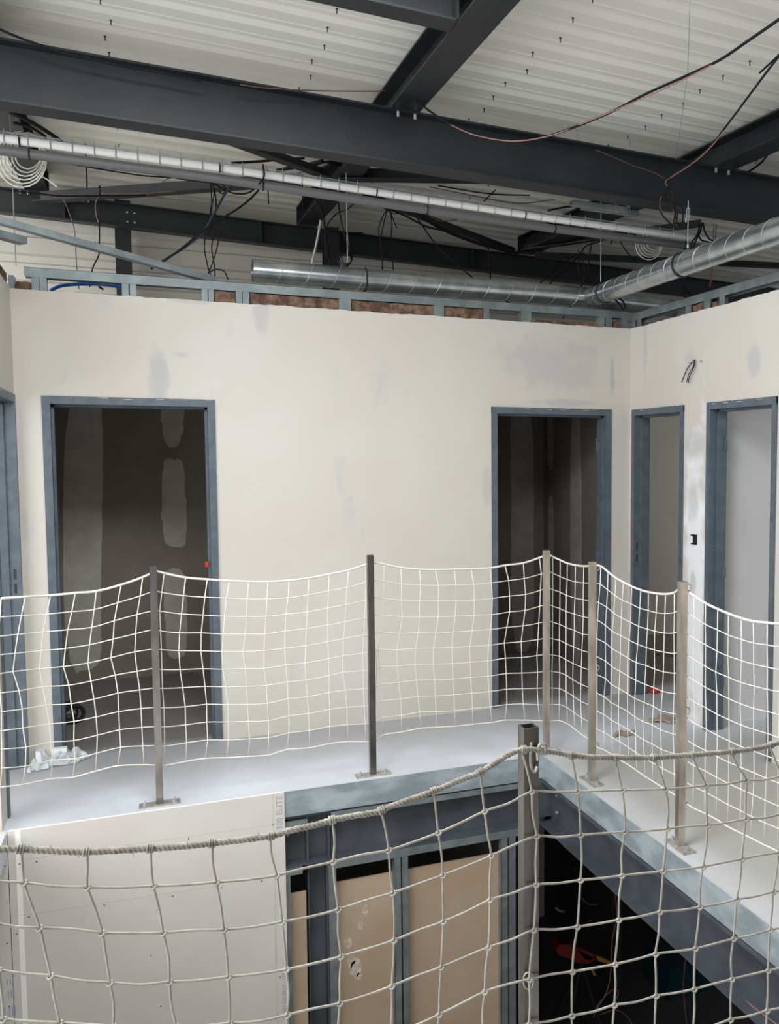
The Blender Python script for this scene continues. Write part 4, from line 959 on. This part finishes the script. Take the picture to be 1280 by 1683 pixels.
def text(s, size, loc, rot, m, parent):
    cu = bpy.data.curves.new('lettering', 'FONT'); cu.body = s; cu.size = size; cu.extrude = 0.0004
    o = bpy.data.objects.new('tmp', cu); COL.objects.link(o); dg = bpy.context.evaluated_depsgraph_get()
    me = bpy.data.meshes.new_from_object(o.evaluated_get(dg)); bpy.data.objects.remove(o)
    me.materials.clear(); me.materials.append(M[m]); ob = bpy.data.objects.new('lettering', me); COL.objects.link(ob)
    ob.rotation_euler = rot; ob.location = loc
    ob.parent = parent; ob.matrix_parent_inverse = Matrix.Translation(-parent.location)
    return ob
text('1300 ELITE', 0.044, (p1.x-0.012, YB-0.0006, -0.205), (PI/2, -PI/2, 0), 'print', t1)
text('NF EN 520 BA13 - 1300', 0.026, (p1.x-0.012, YB-0.0006, -1.20), (PI/2, -PI/2, 0), 'print', t1)
# beam under the far floor edge
YU = EY+0.085
t = thing('floor_beam', 'dark steel beam with stiffener plates under the far floor edge', 'beam', (-2, YU, -0.42))
bm = NB(); ibeam(bm, (-4.8, YU, -0.412), (EX+0.02, YU, -0.412), 0.272, 0.135); obj('beam_body', bm, 'steel_lower', t)
for x in (505, 540):
    X = at(x, 1400, 1, EY+0.03).x; obj('stiffener', box(X-0.005, X+0.005, YU-0.066, YU-0.004, -0.402, -0.150), 'steel_lower', t)
bm = NB(); X0 = at(467, 1400, 1, YE).x; XA = at(497, 1400, 1, YE).x; XB = at(545, 1400, 1, YE).x
def hang(x0, x1, z0, z1, label, name='wall_track', grp='galvanised tracks under the floor edge'):
    bm = NB(); bx(bm, x0, x1, YE+0.008, YE+0.010, z0, z1); bx(bm, x0, x1, YE+0.01, YE+0.08, z1-0.002, z1)
    return tag(obj(name, bm, 'galv_matt'), label, 'track', grp)
hang(X0-0.1, XA+0.03, -0.195, -0.160, 'short galvanised track piece below the floor edge next to the cream board')
hang(XB, EX-0.01, -0.172, -0.140, 'long upper galvanised track below the floor edge strip')
hang(XB+0.01, EX-0.02, -0.452, -0.414, 'long lower galvanised track under the dark floor beam')
hang(X0-0.1, XA, -0.448, -0.414, 'short lower galvanised track next to the cream board')
# studs below
def low_stud(x0, x1, label, ys=YE+0.010, m='galv_matt'):
    xa = at(x0, 1500, 1, ys).x; xb = at(x1, 1500, 1, ys).x; bm = NB()
    bx(bm, xa, xb, ys, ys+0.002, -2.9, -0.43); bx(bm, xa, xa+0.002, ys, ys+0.045, -2.9, -0.43); bx(bm, xa+0.004, xa+0.008, ys-0.0015, ys, -2.9, -0.43)
    bx(bm, xb-0.006, xb, ys-0.003, ys, -2.9, -0.43)
    return tag(obj('metal_stud', bm, m), label, 'stud', 'galvanised studs below the floor')
low_stud(467, 478, 'galvanised stud right beside the cream board edge below the floor')
low_stud(540, 553, 'galvanised stud at the left edge of the smeared brown board')
low_stud(648, 659, 'left half of the stud pair between the two brown boards')
low_stud(661, 671, 'right half of the stud pair between the two brown boards')
low_stud(824, 834, 'galvanised stud on the right edge of the large brown board')
low_stud(836, 847, 'galvanised stud just left of the nearest post, below the floor')
low_stud(862, 884, 'wide galvanised stud behind the nearest post, below the floor')
# column below
xa = at(507, 1500, 1, YE+0.06).x; xb = at(537, 1500, 1, YE+0.06).x
bm = NB(); bx(bm, xa, xb, YE+0.12, YE+0.13, -2.9, -0.413); bx(bm, xa-0.0, xa+0.007, YE+0.06, YE+0.2, -2.9, -0.413); bx(bm, xb, xb+0.007, YE+0.06, YE+0.2, -2.9, -0.413)
tag(obj('steel_column', bm, 'steel_lower'), 'dark blue-grey steel column below the floor between narrow and wide brown boards', 'column')
# brown boards below
YBB = YE+0.062
def bb(x0, x1, y_, label):
    a_ = at(x0, y_, 1, YBB); b_ = at(x1, y_, 1, YBB); t = thing('plasterboard', label, 'plasterboard', (a_.x, YBB, -2.9), 'brown boards below the floor')
    obj('board', box(a_.x, b_.x, YBB, YBB+0.0125, -2.9, a_.z), 'browncard', t); return t
bA = bb(545, 652, 1452, 'brown plasterboard with whitish smears below the floor edge')
bb(665, 828, 1430, 'large clean brown plasterboard below the floor edge')
bb(474, 503, 1470, 'narrow strip of brown plasterboard beside the dark column')
for c_, r_ in (((585, 1590), 13), ((577, 1578), 9), ((600, 1495), 7), ((572, 1550), 8), ((592, 1520), 6), ((590, 1605), 6)):
    p = at(*c_, 1, YBB); pts = []
    for k in range(16):
        a_ = 2*PI*k/16; rr = r_*0.0031*(1+0.5*noise.noise(Vector((c_[0]+math.cos(a_)*1.5, math.sin(a_)*1.5, c_[1])))); pts.append((p.x+rr*math.cos(a_)*0.8, YBB-0.0004, p.z+rr*1.3*math.sin(a_)))
    obj('plaster_smear', prism(NB(), pts, (0, -0.0006, 0)), 'smear', bA)
# beam under the right floor edge
XU = EX+0.075
t = thing('floor_beam', 'dark steel beam with wide lower flange under the right floor edge', 'beam', (XU, -2.6, -0.42))
bm = NB(); ibeam(bm, (XU-0.01, EY+0.02, -0.405), (XU-0.01, -6.6, -0.405), 0.27, 0.16, 0.012); obj('beam_body', bm, 'steel_lower', t)
obj('end_plate', box(EX-0.02, XU, EY-0.012, EY-0.004, -0.36, -0.150), 'steel_lower', t)
for z in (-0.20, -0.30): obj('bolt', cyl(NB(), (EX+0.045, EY-0.12, z), 0.010, -0.012, 0, 6), 'galv', t)
cable('thin red cable running along the underside of the right floor beam', [(1150, 1585), (1200, 1625), (1260, 1672), (1300, 1700)], EX+0.03, 0.003, 'pink', ax=0)
# lower storey walls
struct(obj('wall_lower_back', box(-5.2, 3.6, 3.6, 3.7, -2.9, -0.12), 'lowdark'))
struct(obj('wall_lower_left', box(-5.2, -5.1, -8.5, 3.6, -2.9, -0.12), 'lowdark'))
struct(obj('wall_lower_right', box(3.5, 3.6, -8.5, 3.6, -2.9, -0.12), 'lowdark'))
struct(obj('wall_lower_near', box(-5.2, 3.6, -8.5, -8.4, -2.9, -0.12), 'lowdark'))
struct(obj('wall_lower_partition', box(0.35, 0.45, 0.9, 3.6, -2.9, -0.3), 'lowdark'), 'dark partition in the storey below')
tag(obj('steel_column', box(-0.72, -0.70, 0.4, 0.45, -2.9, -0.42), 'steel_lower'), 'slim dark upright standing in the storey below', 'column')
# tool on a stand in the storey below
yT = -0.2
c = at(945, 1570, 1, yT); t = thing('power_tool', 'red power tool with yellow parts on a stand in the dark storey below', 'tool', tuple(c))
def blob(px, m, name, th=0.10):
    pts = [at(x, y, 1, yT) for x, y in px]; return obj(name, prism(NB(), pts, (0, th, 0)), m, t)
blob([(914, 1560), (920, 1552), (938, 1553), (955, 1560), (975, 1568), (978, 1578), (966, 1584), (945, 1582), (935, 1575), (918, 1570)], 'toolred', 'tool_body')
blob([(948, 1560), (966, 1570), (976, 1574), (972, 1578), (962, 1577)], 'galv_matt', 'blade_guard', 0.05)
blob([(980, 1573), (984, 1572), (1004, 1581), (1002, 1585), (984, 1580)], 'yellow', 'handle', 0.03)
blob([(970, 1592), (974, 1592), (980, 1603), (976, 1604)], 'yellow', 'handle', 0.03)
sp_ = at(955, 1582, 1, yT+0.05)
for dx, dy in ((-0.28, -0.05), (0.30, -0.05), (-0.22, 0.4), (0.22, 0.4)):
    obj('leg', tube(NB(), [sp_, Vector((sp_.x+dx, sp_.y+dy, -2.9))], 0.016, 8), 'rubber', t)
# loose items on the lower floor
def lowcable(label, px, z, m, r=0.004): return cable(label, px, z, r, m, ax=1)
lowcable('thin pink cable hanging from the right floor beam into the storey below', [(1005, 1446), (1012, 1480), (1013, 1510), (1006, 1545), (1004, 1590), (1000, 1620), (992, 1640), (978, 1662)], -0.35, 'pink')
lowcable('second pink cable hanging below the right floor beam', [(1129, 1555), (1126, 1580), (1123, 1620), (1126, 1660), (1130, 1695)], -0.3, 'pink')
lowcable('pink cable curving at the foot of the tool stand', [(975, 1672), (982, 1652), (1000, 1632), (1012, 1626), (1016, 1634), (1008, 1650)], -0.2, 'pink')
lowcable('pale cable trailing right on the lower floor', [(985, 1668), (1010, 1660), (1028, 1668), (1040, 1685)], -0.15, 'pink')
lowcable('short pale strip in the dark behind the stud', [(913, 1492), (920, 1497), (927, 1498)], 0.4, 'cream', 0.010)
lowcable('thin grey strip in the dark storey below', [(955, 1475), (966, 1485), (982, 1487)], 0.4, 'greypipe', 0.006)
p = at(1125, 1620, 2, -2.9); tag(obj('plastic_crate', box(p.x-0.25, p.x+0.25, p.y-0.15, p.y+0.3, -2.9, -2.62), 'blueplastic'), 'dark blue plastic crate on the floor of the storey below', 'crate')

# ================================================================== SMALL THINGS ON THE UPPER FLOOR
def crumple(name, label, cat, pxs, m, hgt, seed, grid=9):
    """crumpled sheet over a footprint given as floor pixels"""
    P = [at(x, y, 2, 0.0) for x, y in pxs]; bm = NB(); g = []
    for i in range(grid+1):
        row = []
        for j in range(grid+1):
            u_, v_ = i/grid, j/grid; p = (P[0]*(1-u_)+P[1]*u_)*(1-v_)+(P[3]*(1-u_)+P[2]*u_)*v_
            e = min(1, 4*min(u_, 1-u_, v_, 1-v_)+0.15); n1 = noise.noise(Vector((u_*4+seed, v_*4, seed)))+0.6*noise.noise(Vector((u_*9, v_*9, seed)))
            q = Vector((noise.noise(Vector((u_*5, v_*5, seed+3))), noise.noise(Vector((u_*5, v_*5, seed+7))), 0))*0.03
            row.append(bm.verts.new(p+q+Vector((0, 0, 0.004+hgt*e*abs(n1+0.45)))))
        g.append(row)
    for i in range(grid):
        for j in range(grid): bm.faces.new([g[i][j], g[i+1][j], g[i+1][j+1], g[i][j+1]])
    return tag(obj(name, bm, m), label, cat)
crumple('plastic_film', 'crumpled clear plastic wrapping on the floor by the left door frame', 'plastic wrapping', [(44, 1272), (80, 1266), (92, 1243), (62, 1236)], 'film', 0.10, 2.0)
crumple('plastic_film', 'flattened plastic bag on the floor in front of the left doorway', 'plastic wrapping', [(75, 1263), (120, 1258), (148, 1245), (108, 1236)], 'film', 0.07, 5.0)
p = at(96, 1252, 2, 0.0); tag(obj('foam_block', bx(NB(), p.x-0.03, p.x+0.045, p.y, p.y+0.04, 0.03, 0.075), 'foam'), 'small white foam block lying in the plastic wrapping', 'foam block')
# trolley wheel inside the left room
c = at(106, 1141, 1, 0.75); t = thing('rubber_wheel', 'black rubber wheel lying against the frame inside the left room', 'wheel', (c.x, c.y, 0))
ring = lambda R, r_, off: tube(NB(), [Vector((c.x+off, c.y, 0))+Vector((math.cos(a_)*R, 0.25*math.cos(a_)*R, R+r_+math.sin(a_)*R)) for a_ in [2*PI*k/24 for k in range(25)]], r_, 8)
obj('tyre', ring(0.062, 0.016, 0), 'rubber', t, True); obj('tyre', ring(0.055, 0.012, 0.05), 'rubber', t, True)
obj('hub', tube(NB(), [Vector((c.x-0.01, c.y, 0.078)), Vector((c.x+0.06, c.y, 0.078))], 0.018, 10), 'galv_matt', t)
# debris
def scraps(label, name, cat, cx, cy, n, spread, m, seed):
    rnd = random.Random(seed); c = at(cx, cy, 2, 0.0); bm = NB()
    for k in range(n):
        x = c.x+rnd.uniform(-1, 1)*spread; y = c.y+rnd.uniform(-1, 1)*spread*0.8; a_ = rnd.uniform(0, PI); l = rnd.uniform(.02, .055); w_ = rnd.uniform(.01, .02); z = rnd.uniform(0.002, 0.03)
        d = Vector((math.cos(a_), math.sin(a_), rnd.uniform(-.2, .3)))*l; s = Vector((-math.sin(a_), math.cos(a_), 0))*w_; o_ = Vector((x, y, 0.003+abs(d.z)+0.0))
        prism(bm, [o_-d-s, o_+d-s*0.6, o_+d*0.8+s, o_-d*0.7+s*1.2], (0, 0, 0.012))
    return tag(obj(name, bm, m), label, cat, kind='stuff')
scraps('small heap of tan cardboard scraps on the floor left of the right post', 'cardboard_scraps', 'debris', 1088, 1186, 9, 0.07, 'tan', 3)
scraps('few thin tan scraps on the floor nearer the corner posts', 'cardboard_scraps', 'debris', 1030, 1211, 4, 0.07, 'tan', 5)
scraps('tan scraps inside the narrow doorway room', 'cardboard_scraps', 'debris', 1100, 1075, 6, 0.12, 'tan', 9)
c = at(1075, 1138, 2, 0.0); bm = NB()
tube(bm, [c+Vector((math.cos(a_)*0.032, math.sin(a_)*0.03, 0.014)) for a_ in [2*PI*k/12 for k in range(13)]], 0.013, 8)
tag(obj('red_tape_roll', bm, 'brightred', None, True), 'small red tape roll on the floor in front of the narrow doorway', 'tape roll')
c = at(350, 969, 1, 0.03); tag(obj('red_plug', bx(NB(), a1-0.075, a1-0.058, 0.02, 0.045, 1.075, 1.105), 'brightred'), 'small red plug stuck on the right jamb of the left doorway', 'plug')
bpy.context.view_layer.update()
